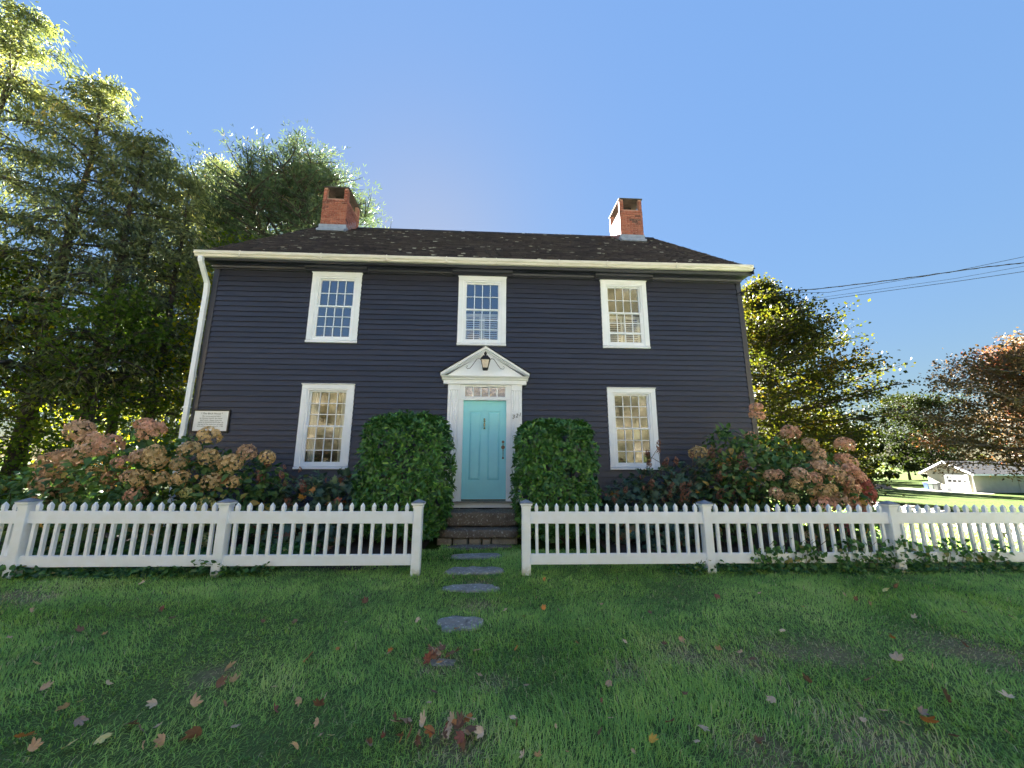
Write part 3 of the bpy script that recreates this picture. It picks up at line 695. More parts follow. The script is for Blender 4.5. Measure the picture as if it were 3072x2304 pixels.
# lantern
lan = empty('wall_lantern', (0, -.235, 2.86), 0, 'black iron lantern with scrolled arms hanging on the white pediment above the front door', 'lantern')
def frust(mb, w0, z0, w1, z1): mb.add([(-w0,-w0,z0),(w0,-w0,z0),(w0,w0,z0),(-w0,w0,z0),(-w1,-w1,z1),(w1,-w1,z1),(w1,w1,z1),(-w1,w1,z1)], [(0,3,2,1),(4,5,6,7),(0,1,5,4),(1,2,6,5),(2,3,7,6),(3,0,4,7)])
lanY = -.09
mb = MB(); frust(mb, .050, -.150, .054, -.145); frust(mb, .047, -.144, .085, .02)
g = mb.ob('lamp_glass', M['lamp_glass'], lan, loc=(0, lanY, 0))
fr = MB()
for sx in (-1, 1):
    for sy in (-1, 1): fr.tube([(sx*.052, sy*.052, -.16), (sx*.090, sy*.090, .02)], .008, 6)
frust(fr, .058, -.185, .060, -.152); frust(fr, .035, -.20, .055, -.186); frust(fr, .10, .02, .10, .038)
fr.ob('lamp_frame', M['black_iron'], lan, loc=(0, lanY, 0))
rf = MB(); frust(rf, .105, .039, .060, .10); frust(rf, .058, .101, .050, .12); rf.lathe([(.028, .121), (.018, .14), (.03, .15), (.034, .175), (.02, .205), (.004, .22)], 10)
rf.ob('lamp_roof', M['black_iron'], lan, loc=(0, lanY, 0))
for s in (-1, 1):
    pts = [(s*.10, lanY, .03), (s*.13, lanY, .06), (s*.18, lanY+.01, .05), (s*.23, lanY+.02, -.02), (s*.28, lanY+.04, -.09), (s*.33, lanY+.06, -.145), (s*.385, lanY+.08, -.15), (s*.415, lanY+.08, -.115), (s*.40, lanY+.08, -.085), (s*.378, lanY+.08, -.10)]
    MB().tube(pts, [.006]*7+[.006, .006, .006], 6).ob('scroll_arm', M['black_iron'], lan, smooth=True)
MB().tube([(0, lanY+.09, .06), (0, .0, .06), (0, .10, .06)], .010, 6).ob('mount_arm', M['black_iron'], lan)
# white finial ornament above the pediment
fo = MB(); fo.box(-.02, .02, -.28, -.24, 3.226, 3.29); fo.tube([(0, -.26, 3.29), (-.018, -.26, 3.315), (-.016, -.26, 3.36), (0, -.26, 3.38), (.016, -.26, 3.36), (.018, -.26, 3.315), (0, -.26, 3.29)], .006, 6)
fo.ob('pediment_finial', M['white'], surround)
# plaque
pl = empty('plaque', (-5.65, -.026, 1.565), 0, 'white history plaque in a dark frame on the black clapboards beside the downspout', 'sign')
pf = MB(); W_, H_ = .37, .235
for a in ((-W_, W_, H_-.028, H_), (-W_, W_, -H_, -H_+.028), (-W_, -W_+.028, -H_+.028, H_-.028), (W_-.028, W_, -H_+.028, H_-.028)): pf.bbox(a[0], a[1], -.03, 0, a[2], a[3], .005)
pf.ob('frame', M['black_iron'], pl)
MB().box(-W_+.028, W_-.028, -.014, -.001, -H_+.028, H_-.028).ob('board', M['paper'], pl)
lines = [('* The Black House *', .052, .135), ('This house painted black', .037, .085), ('by Nicholas Laysell, the owner', .037, .043), ('and French refugee from the', .037, .001), ('Island of GUADALOUPE after he', .037, -.041),
         ('learned of the execution of Louis', .037, -.083), ('XVI of France on January 21, 1793', .037, -.125)]
for tx, sz, zz in lines: link('lettering', text_mesh(tx, sz, .0005, .15), M['print'], pl, loc=(0, -.0155, zz), rot=(PI/2, 0, 0))
# ------------------------------------------------------------------ rocks, steps
def rock(x0, x1, y0, y1, z0, z1, amp, seed, rnd=.35, sub=5):
    bm = bmesh.new(); bmesh.ops.create_cube(bm, size=2); bmesh.ops.subdivide_edges(bm, edges=bm.edges[:], cuts=sub, use_grid_fill=True)
    cx, cy, cz = (x0+x1)/2, (y0+y1)/2, (z0+z1)/2; hx, hy, hz = (x1-x0)/2, (y1-y0)/2, (z1-z0)/2; mh = min(hx, hy, hz)
    for v in bm.verts:
        c = v.co.copy(); n = 6
        l = (abs(c.x)**n+abs(c.y)**n+abs(c.z)**n)**(1/n); c = c/l*(1)+(c-c/l)*(1-rnd)
        p = Vector((c.x*hx, c.y*hy, c.z*hz)); d = noise.noise_vector(p*3.0+Vector((seed*7.1, 0, 0)))*amp+noise.noise_vector(p*9+Vector((0, seed*3.1, 0)))*amp*.4
        v.co = p+d+Vector((cx, cy, cz))
    me = bpy.data.meshes.new('rock'); bm.to_mesh(me); bm.free(); me.polygons.foreach_set('use_smooth', [True]*len(me.polygons)); return me
st = empty('stone_steps', (0, 0, 0), 0, 'rough lichened stone steps of two slabs below the turquoise door', 'steps')
link('slab', rock(-.70, .71, -.80, -.15, -.425, -.175, .022, 1, .5, 9), M['step'], st)
link('slab', rock(-.79, .66, -1.08, -.25, -.575, -.435, .02, 2, .5, 9), M['step'], st)
xs = [-.80, -.52, -.24, 0.0, .17, .65]
for i in range(5): link('foundation_stone', rock(xs[i]+.006, xs[i+1]-.006, -1.04, -.5, -.76, -.58-.012*(i % 2), .012, 10+i, .4, 4), M['found'], st)
link('foundation_stone', rock(.62, .95, -.55, -.15, -.76, -.50, .03, 20, .4, 4), M['found'], st)
def flat_stone(cx, cy, wx, wy, rise, seed, mat, label):
    n = 26; mb = MB(); z0 = gz(cx, cy)
    jag = random.Random(seed*13); rad = [jag.uniform(.86, 1.08) for _ in range(n)]; rad = [(rad[j]*2+rad[j-1])/3 for j in range(n)]
    rings = [(1.0, -.05), (1.0, rise*.3), (.96, rise*.8), (.8, rise), (.45, rise), (0.01, rise)]
    for r, zz in rings:
        for j in range(n):
            a = 2*PI*j/n; k = 1+.24*noise.noise((math.cos(a)*1.9, math.sin(a)*1.4, seed*5.3))
            sq = (abs(math.cos(a))**3+abs(math.sin(a))**3)**(-1/3)
            k *= rad[j]; x, y = cx+wx*r*k*sq*math.cos(a)*.95, cy+wy*r*k*sq*math.sin(a)*.95
            mb.v.append((x, y, z0+zz+.016*noise.noise((x*7, y*7, seed))))
    for i in range(len(rings)-1):
        for j in range(n): q = (j+1) % n; mb.f.append((i*n+j, i*n+q, (i+1)*n+q, (i+1)*n+j))
    o = mb.ob('stepping_stone', mat, smooth=True); tag(o, label, 'stepping stone', 'stepping stones leading to the front steps'); return o
STONES = [(-.08, -1.28, .62, .14, .02, M['step'], 'dark flat stone lying right at the foot of the stone steps'),
          (-.05, -1.92, .42, .17, .020, M['slate'], 'dark grey stepping stone just inside the picket fence opening'),
          (-.05, -2.72, .43, .19, .022, M['slate'], 'large blue grey stepping stone level with the two gate posts'),
          (-.09, -3.44, .34, .13, .014, M['slate'], 'grey stepping stone half sunk in grass just outside the fence opening'),
          (-.12, -4.42, .23, .155, .012, M['slate'], 'pale blue grey stepping stone standing alone farthest out in the lawn'),
          (-.20, -5.10, .10, .05, -.004, M['slate'], 'nearly buried stepping stone under a clump of brown leaves')]
for i, (a, b, c, d, e, mt, lb) in enumerate(STONES): flat_stone(a, b, c, d, e, i+1, mt, lb)
# ------------------------------------------------------------------ FENCES
def post(parent, x, y, zt, w=.058):
    g = gz(x, y)-.05
    p = MB().bbox(x-w, x+w, y-w, y+w, g, zt, .006).ob('post', M['fence'], parent)
    mb = MB(); 
    def ring(r, z_): return [(x-r, y-r, z_), (x+r, y-r, z_), (x+r, y+r, z_), (x-r, y+r, z_)]
    lv = [(w+.006, zt-.03), (w+.006, zt), (w+.022, zt+.012), (w+.024, zt+.032)]
    for r, z_ in lv: mb.v += ring(r, z_)
    for i in range(len(lv)-1):
        for j in range(4): mb.f.append((i*4+j, i*4+(j+1) % 4, i*4+4+(j+1) % 4, i*4+4+j))
    mb.f += [(3, 2, 1, 0), (12, 13, 14, 15)]; mb.ob('post_collar', M['fence'], parent)
    mb = MB(); mb.add(ring(w+.027, zt+.0325)+ring(w+.027, zt+.040)+[(x, y, zt+.082)], [(3, 2, 1, 0), (0, 1, 5, 4), (1, 2, 6, 5), (2, 3, 7, 6), (3, 0, 4, 7), (4, 5, 8), (5, 6, 8), (6, 7, 8), (7, 4, 8)])
    mb.ob('post_cap', M['grey_cap'], parent)
def fence(posts, y0, label, picks, x_end):
    f = empty('picket_fence', ((posts[0]+posts[-1])/2, y0, gz(0, 0)), 0, label, 'fence', 'white picket fences either side of the front path')
    f.location = (0, 0, 0)
    zr = lambda x: -.0055*x
    for x in posts:
        if x_end[0] <= x <= x_end[1]: post(f, x, y0, .185+zr(x))
    prng = random.Random(int(abs(posts[0])*10))
    for (a, b), n in zip(zip(posts[:-1], posts[1:]), picks):
        a2, b2 = a+.058, b-.058; za, zb_ = zr(a2), zr(b2)
        for nm, lo, hi in (('top_rail', -.048, .105), ('bottom_rail', -.565, -.432)):
            mb = MB(); yy0, yy1 = y0-.022, y0+.022; bz = .004
            v = [(a2, yy1, lo+za), (b2, yy1, lo+zb_), (b2, yy1, hi+zb_), (a2, yy1, hi+za), (a2, yy0+bz, lo+za), (b2, yy0+bz, lo+zb_), (b2, yy0+bz, hi+zb_), (a2, yy0+bz, hi+za),
                 (a2, yy0, lo+za+bz), (b2, yy0, lo+zb_+bz), (b2, yy0, hi+zb_-bz), (a2, yy0, hi+za-bz)]
            mb.add(v, [(0, 3, 2, 1), (0, 1, 5, 4), (1, 2, 6, 5), (2, 3, 7, 6), (3, 0, 4, 7), (4, 5, 9, 8), (5, 6, 10, 9), (6, 7, 11, 10), (7, 4, 8, 11), (8, 9, 10, 11)])
            mb.ob(nm, M['fence'], f)
        w = .021; pv = MB()
        for z_, s_ in ((-.95, 1), (-.02, 1), (0, 1.0), (0, 1.0)): pass
        w = .0195; r = [(-w, -w), (w, -w), (w, w), (-w, w)]
        for z_, k in ((-.432, 1), (.148, 1), (.158, 1.18), (.205, 1.12), (.238, .3), (.246, .05)): pv.v += [(x*k, y*k, z_) for x, y in r]
        for i in range(5):
            for j in range(4): pv.f.append((i*4+j, i*4+(j+1) % 4, i*4+4+(j+1) % 4, i*4+4+j))
        pv.f += [(3, 2, 1, 0), (20, 21, 22, 23)]; pm = pv.mesh('picket')
        for k in range(n):
            x = a2+(b2-a2)*(k+.62)/(n+.25)
            link('picket', pm, M['fence'], f, loc=(x, y0+.0+prng.uniform(-.001, .001), zr(x)-.03+prng.uniform(-.003, .003)), rot=(prng.uniform(-.008, .008), prng.uniform(-.013, .013), prng.uniform(-.06, .06)))
    return f
PY = -2.86
fence([-8.15, -5.76, -3.31, -.82], PY, 'white picket fence with grey capped posts running from the path opening to the left', [17, 17, 16], (-9, 9))
fence([.63, 3.14, 5.86, 8.5], PY, 'white picket fence with grey capped posts running from the path opening to the right', [17, 17, 17], (-9, 9))
# ------------------------------------------------------------------ leaves and shrubs
def leaf_mesh(name, L, W, shape='lance', mat=None):
    """one leaf lying along +y, face up +z"""
    if shape == 'lance': out = [(0, 0), (.5, .34), (.42, .72), (0, 1)]
    elif shape == 'ovate': out = [(0, 0), (.40, .12), (.5, .35), (.36, .7), (0, 1)]
    elif shape == 'oak': out = [(0, 0), (.38, .05), (.22, .22), (.55, .38), (.50, .50), (.20, .52), (.36, .74), (.14, .76), (0, 1)]
    mb = MB(); n = len(out)
    def h(y): return -.22*L*(y-.35)**2*2
    for x, y in out: mb.v.append((x*W, y*L, h(y)+abs(x)*W*.35))
    for x, y in out[1:-1]: mb.v.append((-x*W, y*L, h(y)+abs(x)*W*.35))
    mid = []
    # midrib fan: build strips to spine points
    for x, y in out[1:-1]: mid.append(len(mb.v)); mb.v.append((0, y*L, h(y)))
    Rr = list(range(n)); Lr = [0]+[n+i for i in range(n-2)]+[n-1]; Mr = [0]+mid+[n-1]
    for i in range(n-1):
        for side, fl in ((Rr, False), (Lr, True)):
            q = [Mr[i], side[i], side[i+1], Mr[i+1]]; q2 = []
            for t in q:
                if t not in q2: q2.append(t)
            if len(q2) > 2: mb.f.append(tuple(q2 if not fl else q2[::-1]))
    me = mb.mesh(name, True)
    if mat: me.materials.append(mat)
    return me
def rot_from(d, n):
    """euler: local y -> d, local z ~ n"""
    y = Vector(d).normalized(); z = Vector(n); x = y.cross(z)
    if x.length < 1e-4: x = y.cross(Vector((1, 0, .1)))
    x.normalize(); z = x.cross(y)
    return Matrix(((x.x, y.x, z.x), (x.y, y.y, z.y), (x.z, y.z, z.z))).to_euler()
def join_leaves(name, P, D, Nn, S_, T, tmpl):
    """tmpl: mesh whose verts (k,3) and polys replicate"""
    tv = np.array([v.co[:] for v in tmpl.vertices]); fc = [tuple(p.vertices) for p in tmpl.polygons]
    y = unit(D); x = unit(np.cross(y, Nn)); z = np.cross(x, y)
    V = P[:, None, :]+S_[:, None, None]*(tv[None, :, 0:1]*x[:, None, :]+tv[None, :, 1:2]*y[:, None, :]+tv[None, :, 2:3]*z[:, None, :])
    return np_mesh(name, V, len(tv), fc, {'tint': T})
CAMN = np.array(CAMP)
def foliage(root, P, D, Nn, S_, tmpl, matj, mate, nparts=280):
    dist = np.linalg.norm(P-CAMN, axis=1); r = rng.random(len(P))
    score = dist+r*.35; order = np.argsort(score); near = order[:nparts]; far = order[nparts:]
    T = np.clip(rng.normal(.5, .22, len(P)), 0, 1)
    me = join_leaves('foliage', P[far], D[far], Nn[far], S_[far], T[far], tmpl)
    link('foliage', me, matj, root, kind='stuff')
    tm = tmpl.copy(); tm.materials.clear(); tm.materials.append(mate)
    for i in near: link('leaf', tm, None, root, loc=P[i], rot=rot_from(D[i], Nn[i]), scale=float(S_[i]))
def clump_surface(ells, n, depth=.35):
    """random points near the surface of a union of ellipsoids; returns P, outward normal"""
    E = np.array(ells); w_ = (E[:, 3]*E[:, 4]+E[:, 4]*E[:, 5]+E[:, 3]*E[:, 5]); w_ /= w_.sum()
    P = []; O = []
    while sum(len(p) for p in P) < n:
        k = rng.choice(len(E), n, p=w_); d = unit(rng.normal(size=(n, 3))); r = 1-depth*rng.random(n)**1.5*1.0
        p = E[k, :3]+d*E[k, 3:6]*r[:, None]; o = unit(d/E[k, 3:6])
        inside = np.zeros(n, bool)
        for e in E:
            q = (p-e[:3])/e[3:6]; inside |= (np.sum(q*q, 1) < (1-depth)**2*.95)
        p, o = p[~inside], o[~inside]; ok = p[:, 2] > -.70
        P.append(p[ok]); O.append(o[ok])
    return np.concatenate(P)[:n], np.concatenate(O)[:n]
LAUREL = leaf_mesh('leaf', .105, .036, 'lance'); HYD = leaf_mesh('leaf', .12, .075, 'ovate'); OAK = leaf_mesh('leaf', .17, .15, 'oak'); IVY = leaf_mesh('leaf', .055, .045, 'ovate')
def laurel(cx, cy, rx, ry, zt, label, seed):
    root = empty('laurel_shrub', (cx, cy, gz(cx, cy)), 0, label, 'shrub', 'clipped laurels flanking the front door'); root.location = (0, 0, 0)
    n = 11500; g = gz(cx, cy); H = zt-g
    # superellipsoid box with rounded top, leaves in whorls
    nw = n//6; e = 5.2; d = rng.uniform(-1, 1, (nw, 3)); ax = rng.choice(3, nw, p=[.28, .42, .30]); d[np.arange(nw), ax] = np.where(rng.random(nw) < .5, -1, 1)
    d[(ax == 2), 2] = 1; d[(ax == 1) & (rng.random(nw) < .6), 1] = -1
    l = (np.abs(d[:, 0])**e+np.abs(d[:, 1])**e+np.abs(d[:, 2])**e)**(-1/e); b = d*l[:, None]
    b[:, 2] = np.maximum(b[:, 2], -.95)
    lump = np.array([noise.noise((p[0]*2.2+seed, p[1]*2.2, p[2]*2.2)) for p in b]); r = 1+.11*lump-.20*rng.random(nw)**1.6+np.where(rng.random(nw) < .05, .10*rng.random(nw), 0)
    taper = np.where(b[:, 2] < 0, 1+.10*b[:, 2]*0, 1.0)-.05*np.clip(b[:, 2], 0, 1)**2-.10*np.clip(-b[:, 2]-.3, 0, 1)
    C = np.stack([cx+b[:, 0]*rx*r*taper, cy+b[:, 1]*ry*r*taper, g+H/2+b[:, 2]*H/2*(1+.06*lump-.08*rng.random(nw))+np.where(rng.random(nw) < .06, rng.random(nw)*.10, 0)*(b[:, 2] > .7)], 1)
    o = unit(b**3*np.array([1, 1, 1])+unit(rng.normal(size=b.shape))*.35+np.array([0, 0, .25]))
    P = []; D = []; Nn = []
    for k in range(6):
        side = unit(np.cross(o, unit(rng.normal(size=o.shape)))); dd = unit(o*rng.uniform(.35, 1.1, (nw, 1))+side)
        P.append(C+dd*.01); D.append(dd); Nn.append(unit(o+rng.normal(size=o.shape)*.25))
    P, D, Nn = map(np.concatenate, (P, D, Nn)); S_ = rng.uniform(.6, 1.3, len(P))
    foliage(root, P, D, Nn, S_, LAUREL, M['laurel'], M['laurel1'], 290)
    mb = MB(); rr = random.Random(seed)
    for k in range(14):
        a = rr.uniform(0, 6.28); x, y = cx+rr.uniform(-.15, .15), cy+rr.uniform(-.15, .15); tx, ty = cx+math.cos(a)*rx*.7, cy+math.sin(a)*ry*.7
        mb.tube([(x, y, g-.02), ((x+tx)/2, (y+ty)/2, g+H*.35), (tx, ty, g+H*.85)], [.016, .011, .004], 5)
    mb.ob('stems', M['stem'], root)
laurel(-1.40, -.86, .80, .60, 1.58, 'dense clipped laurel shrub to the left of the turquoise door', 3)
laurel(1.36, -.86, .74, .60, 1.49, 'dense clipped laurel shrub to the right of the turquoise door', 8)
def head_mesh(seed, nfl, kind='hyd'):
    r = np.random.default_rng(seed); d = unit(r.normal(size=(nfl*2, 3))); d = d[d[:, 2] > -.55][:nfl]
    if kind == 'hyd': R = np.array([1, 1, .82]); base = d*R*(.88+.12*r.random((len(d), 1)))
    else: base = np.stack([d[:, 0]*.5*(1.1-np.abs(d[:, 2])*.2), d[:, 1]*.5, d[:, 2]*1.1], 1)*(.75+.3*r.random((len(d), 1)))
    q = .165 if kind == 'hyd' else .15
    V = []; T = []
    for p, o in zip(base, d):
        o = Vector(o)+Vector(r.normal(size=3)*.3); o.normalize(); a = o.orthogonal().normalized(); b = o.cross(a); an = r.random()*6.28
        a, b = a*math.cos(an)+b*math.sin(an), b*math.cos(an)-a*math.sin(an); p = Vector(p); t = np.clip(r.normal(.5, .28)+.25*o.z, 0, 1)
        s = q*r.uniform(.75, 1.25); c = p-o*s*.25
        for k in range(4):
            e1 = (a if k % 2 == 0 else b)*(1 if k < 2 else -1); e2 = o.cross(e1)
            V.append([tuple(c), tuple(p+(e1*.55+e2*.45)*s), tuple(p+e1*s*1.0+o*s*.05), tuple(p+(e1*.55-e2*.45)*s)]); T.append(t)
    return np_mesh('flower_head', np.array(V), 4, [(0, 1, 2, 3)], {'tint': np.array(T)})
HEADS = [head_mesh(i, 150) for i in range(4)]; BHEADS = [head_mesh(20+i, 60, 'oak') for i in range(3)]
for h_ in HEADS:
    h_.materials.append(M['head'])
for h_ in BHEADS: h_.materials.append(M['brownhead'])
CORE = MB().lathe([(.05, -.5), (.6, -.35), (.78, 0), (.6, .4), (.05, .6)], 8)
def shrub(name, label, group, ells, n, tmpl, mj, me_, size, heads, kind, seed, nstem=26, nparts=285):
    cx = np.mean([e[0] for e in ells]); cy = np.mean([e[1] for e in ells])
    root = empty(name, (0, 0, 0), 0, label, 'shrub', group)
    P, O = clump_surface(ells, n, .5)
    side = unit(rng.normal(size=O.shape)); D = unit(O*.6+side*.8+np.array([0, 0, -.25])); Nn = unit(O*.6+np.array([0, -.15, .8])+rng.normal(size=O.shape)*.35)
    S_ = size*rng.uniform(.65, 1.3, len(P))
    foliage(root, P, D, Nn, S_, tmpl, mj, me_, nparts)
    rr = random.Random(seed); mb = MB(); g = gz(cx, cy)
    for k in range(nstem):
        e = rr.choice(ells); a = rr.uniform(0, 6.28); x0, y0 = e[0]+rr.uniform(-.25, .25), e[1]+rr.uniform(-.15, .15)
        tx, ty, tz = e[0]+math.cos(a)*e[3]*.8, e[1]+math.sin(a)*e[4]*.7, e[2]+rr.uniform(0, .8)*e[5]
        mb.tube([(x0, y0, g-.03), ((x0*1.4+tx*.6)/2, (y0*1.4+ty*.6)/2, (g+tz)/2), (tx, ty, tz)], [.009, .007, .004], 4)
    for (px, py, r, Y, col, kd) in heads:
        p = at_y(px, py, Y); sc = r/FPX*(Y-CAMP.y)*1.07
        base = rr.choice(ells); q = Vector((base[0], base[1], base[2]))
        q = p+(q-p)*.55; q.z = min(q.z, p.z-.12)
        mb.tube([tuple(q), tuple((p+q)/2+Vector((0, 0, .03))), tuple(p-Vector((0, 0, sc*.5)))], [.006, .005, .004], 4)
        d = (p-Vector((base[0], base[1], base[2]-.5))); d.normalize(); d = (d+Vector((0, -.45, .9))).normalized()
        ro = d.to_track_quat('Z', 'Y').to_euler(); ro.rotate_axis('Z', rr.random()*6)
        lab = None
        o = link('flower_head', rr.choice(HEADS if kd == 0 else BHEADS), None, root, loc=p, rot=ro, scale=(sc*rr.uniform(.92, 1.08), sc*rr.uniform(.92, 1.08), sc*rr.uniform(.85, 1.15)) if kd == 0 else (sc, sc, sc*1.1), color=col)
    mb.ob('stems', M['stem'], root)
    return root
def hcol(k, rr=random.Random(5)):
    base = {'p': (1.02, .88, .88), 'k': (1.05, .78, .82), 't': (1.0, .93, .72), 'g': (.80, 1.0, .62), 'b': (.62, .45, .40), 'd': (.72, .30, .38), 'o': (1, 1, 1)}[k]
    f = rr.uniform(.82, 1.12); return tuple(min(c*f, 1.5) for c in base)+(1,)
def hl(lst, ox, oy, s, Yf, kd=0):
    out = []
    for x, y, r, k in lst:
        px, py = ox+x*s, oy+y*s; out.append((px, py, r*s, Yf(px, py), hcol(k), kd))
    return out
LH = [(530,430,75,'p'),(955,380,50,'k'),(1005,425,75,'k'),(610,497,68,'p'),(725,528,75,'k'),(565,580,78,'p'),(430,600,60,'p'),(330,625,62,'p'),(480,640,60,'p'),(370,700,55,'p'),(335,780,85,'p'),(320,850,60,'p'),(820,635,50,'k'),
      (928,590,50,'p'),(1025,575,55,'t'),(1025,630,58,'t'),(1185,645,45,'t'),(1255,550,62,'t'),(1385,600,58,'t'),(1390,458,62,'t'),(1530,640,65,'t'),(1640,570,52,'p'),(1775,600,48,'t'),(1500,705,35,'g'),(860,730,42,'p'),(935,740,55,'t'),
      (1060,745,48,'t'),(1190,740,48,'t'),(1410,765,58,'t'),(1480,750,30,'b'),(1550,765,42,'t'),(735,740,45,'b'),(640,690,45,'t'),(725,800,28,'p'),(900,855,58,'k'),(1240,840,35,'g'),(460,875,35,'g'),(550,905,60,'g'),(1370,920,50,'g'),(520,790,50,'p'),
      (260,740,50,'p'),(620,1060,50,'g'),(860,1050,60,'g'),(1360,1150,40,'g')]
LYf = lambda px, py: -1.95+.55*abs(px-450)/350+(.35 if py < 1330 else 0)
E1 = [(-6.6,-1.5,.25,.75,.5,.75),(-5.9,-1.4,.5,.75,.55,.75),(-5.1,-1.35,.35,.8,.6,.85),(-4.4,-1.25,.2,.75,.55,.75),(-7.3,-1.5,-.05,.6,.5,.65),(-3.9,-1.1,.15,.45,.4,.65),(-5.6,-1.7,-.1,.9,.45,.6)]
shrub('hydrangea_bush', 'large hydrangea bush with pinkish tan flower heads at the left corner of the house', 'hydrangea bushes behind the fence', E1, 3600, HYD, M['hyd'], M['hyd1'], 1.0, hl(LH, 0, 1100, .45208, LYf), 0, 1, 60)
RH = [(180,505,65,'k'),(330,600,60,'p'),(595,600,68,'k'),(385,675,62,'p'),(365,760,50,'p'),(430,775,60,'p'),(560,700,40,'k'),(610,740,75,'k'),(650,790,60,'k'),(510,820,75,'p'),(260,830,65,'p'),(370,855,50,'k'),(225,900,45,'t'),(600,880,60,'p'),(690,840,60,'k'),(740,900,60,'d'),(770,960,60,'d'),
      (650,920,60,'k'),(430,950,55,'t'),(500,930,38,'t'),(345,960,28,'t'),(75,970,50,'p'),(190,1010,48,'t'),(30,830,50,'p'),(85,825,45,'k'),(440,1050,70,'k'),(560,1020,58,'p'),(650,980,50,'k'),(660,1050,55,'k'),(720,1060,60,'k'),(780,1020,45,'d'),(480,1230,45,'b'),(600,1240,45,'d'),(700,1130,60,'d'),(330,1300,40,'t')]
RH7 = [(1570,200,55,'k'),(1578,265,62,'k'),(1525,445,50,'k'),(1095,580,75,'t'),(1285,665,60,'p'),(1545,785,55,'p'),(1475,935,50,'t'),(1555,1010,45,'p'),(1610,880,35,'b'),(1450,655,40,'b'),(1840,1000,50,'t')]
RYf = lambda px, py: -1.97+.25*abs(px-2430)/200+(.35 if py < 1400 else 0)+(.4 if px < 2150 else 0)
E2 = [(5.0,-1.2,.55,.6,.5,.75),(5.6,-1.3,.35,.75,.55,.8),(6.2,-1.35,.15,.7,.55,.8),(4.5,-1.2,.1,.6,.5,.75),(4.7,-.9,.9,.35,.3,.55),(6.65,-1.3,-.15,.45,.45,.6)]
shrub('hydrangea_bush', 'tall hydrangea bush with rosy pink flower heads at the right corner of the house', 'hydrangea bushes behind the fence', E2, 3400, HYD, M['hyd'], M['hyd1'], 1.0,
      hl(RH, 2300, 1100, .39188, RYf)+hl(RH7, 1700, 1150, .36157, lambda a, b: -1.05), 0, 2, 60)
OK7 = [(760,510,35,'o'),(763,560,30,'o'),(670,580,28,'o'),(685,670,38,'o'),(820,665,45,'o'),(905,655,42,'o'),(1195,570,42,'o'),(1270,560,25,'o'),(1040,600,30,'o'),(700,840,45,'o'),(640,870,22,'o'),(1020,835,30,'o'),(870,850,30,'o'),(955,870,45,'o'),(980,930,58,'o'),(855,925,38,'o'),(1260,780,50,'o'),(1310,770,30,'o'),
       (1400,805,40,'o'),(1500,870,48,'o'),(1270,930,55,'o'),(1370,925,35,'o'),(400,970,35,'o'),(490,890,35,'o'),(800,970,25,'o'),(1440,610,42,'o'),(1430,690,48,'o'),(1480,680,38,'o'),(950,980,30,'o'),(1340,1020,40,'o'),(1210,600,30,'o')]
E3 = [(2.75,-.95,-.05,.55,.5,.6),(3.4,-1.0,.05,.65,.5,.62),(4.05,-1.0,.15,.6,.5,.62),(3.1,-1.2,-.35,.7,.5,.45),(2.45,-.9,-.25,.35,.4,.45)]
shrub('oakleaf_hydrangea', 'low oakleaf hydrangea with dark brown dried panicles below the right ground floor window', 'oakleaf hydrangeas against the house', E3, 1300, OAK, M['oak'], M['oak1'], .82, hl(OK7, 1700, 1150, .36157, lambda a, b: -1.45, 1), 0, 3, 30)
OK2 = [(1725,735,42,'o'),(1775,640,38,'o'),(1870,725,28,'o'),(1890,670,16,'o'),(1890,780,20,'o'),(1990,685,20,'o'),(2010,800,40,'o'),(1455,910,38,'o'),(1615,890,32,'o'),(1460,815,22,'o'),(1915,905,38,'o'),(1700,1050,35,'o'),(1830,1110,30,'o')]
E4 = [(-3.75,-.9,-.15,.45,.4,.6),(-3.1,-.9,-.05,.6,.45,.6),(-2.5,-.9,-.05,.5,.45,.6),(-3.0,-1.15,-.4,.8,.45,.4)]
shrub('oakleaf_hydrangea', 'low oakleaf hydrangea with few brown panicles below the left ground floor window', 'oakleaf hydrangeas against the house', E4, 1200, OAK, M['oak'], M['oak1'], .82, hl(OK2, 0, 1100, .45208, lambda a, b: -1.35, 1), 0, 4, 26)
# ground cover behind fences (uncountable)
def cover(name, x0, x1, y0, y1, n, hmax, size, label, dens=None):
    x = rng.uniform(x0, x1, n); y = rng.uniform(y0, y1, n)
    gzz = np.array([gz(a, b) for a, b in zip(x, y)]); lump = np.array([noise.noise((a*1.6, b*1.6, 4)) for a, b in zip(x, y)])
    zz = gzz+rng.random(n)*hmax*np.clip(.6+lump, .15, 1.4)
    P = np.stack([x, y, zz], 1); D = unit(rng.normal(size=(n, 3))*np.array([1, 1, .4])); Nn = unit(np.array([0, -.3, 1])+rng.normal(size=(n, 3))*.5)
    me = join_leaves(name, P, D, Nn, size*rng.uniform(.6, 1.3, n), np.clip(rng.normal(.5, .25, n), 0, 1), IVY)
    o = link(name, me, M['ivy'], kind='stuff'); tag(o, label, 'ground cover')
cover('ground_ivy', -8.6, -2.6, -3.0, -1.4, 9000, .22, 1.1, 'dark ivy ground cover growing behind the left picket fence')
cover('ground_ivy', 2.6, 8.6, -3.02, -2.1, 3200, .15, 1.0, 'ivy ground cover along the foot of the right picket fence')
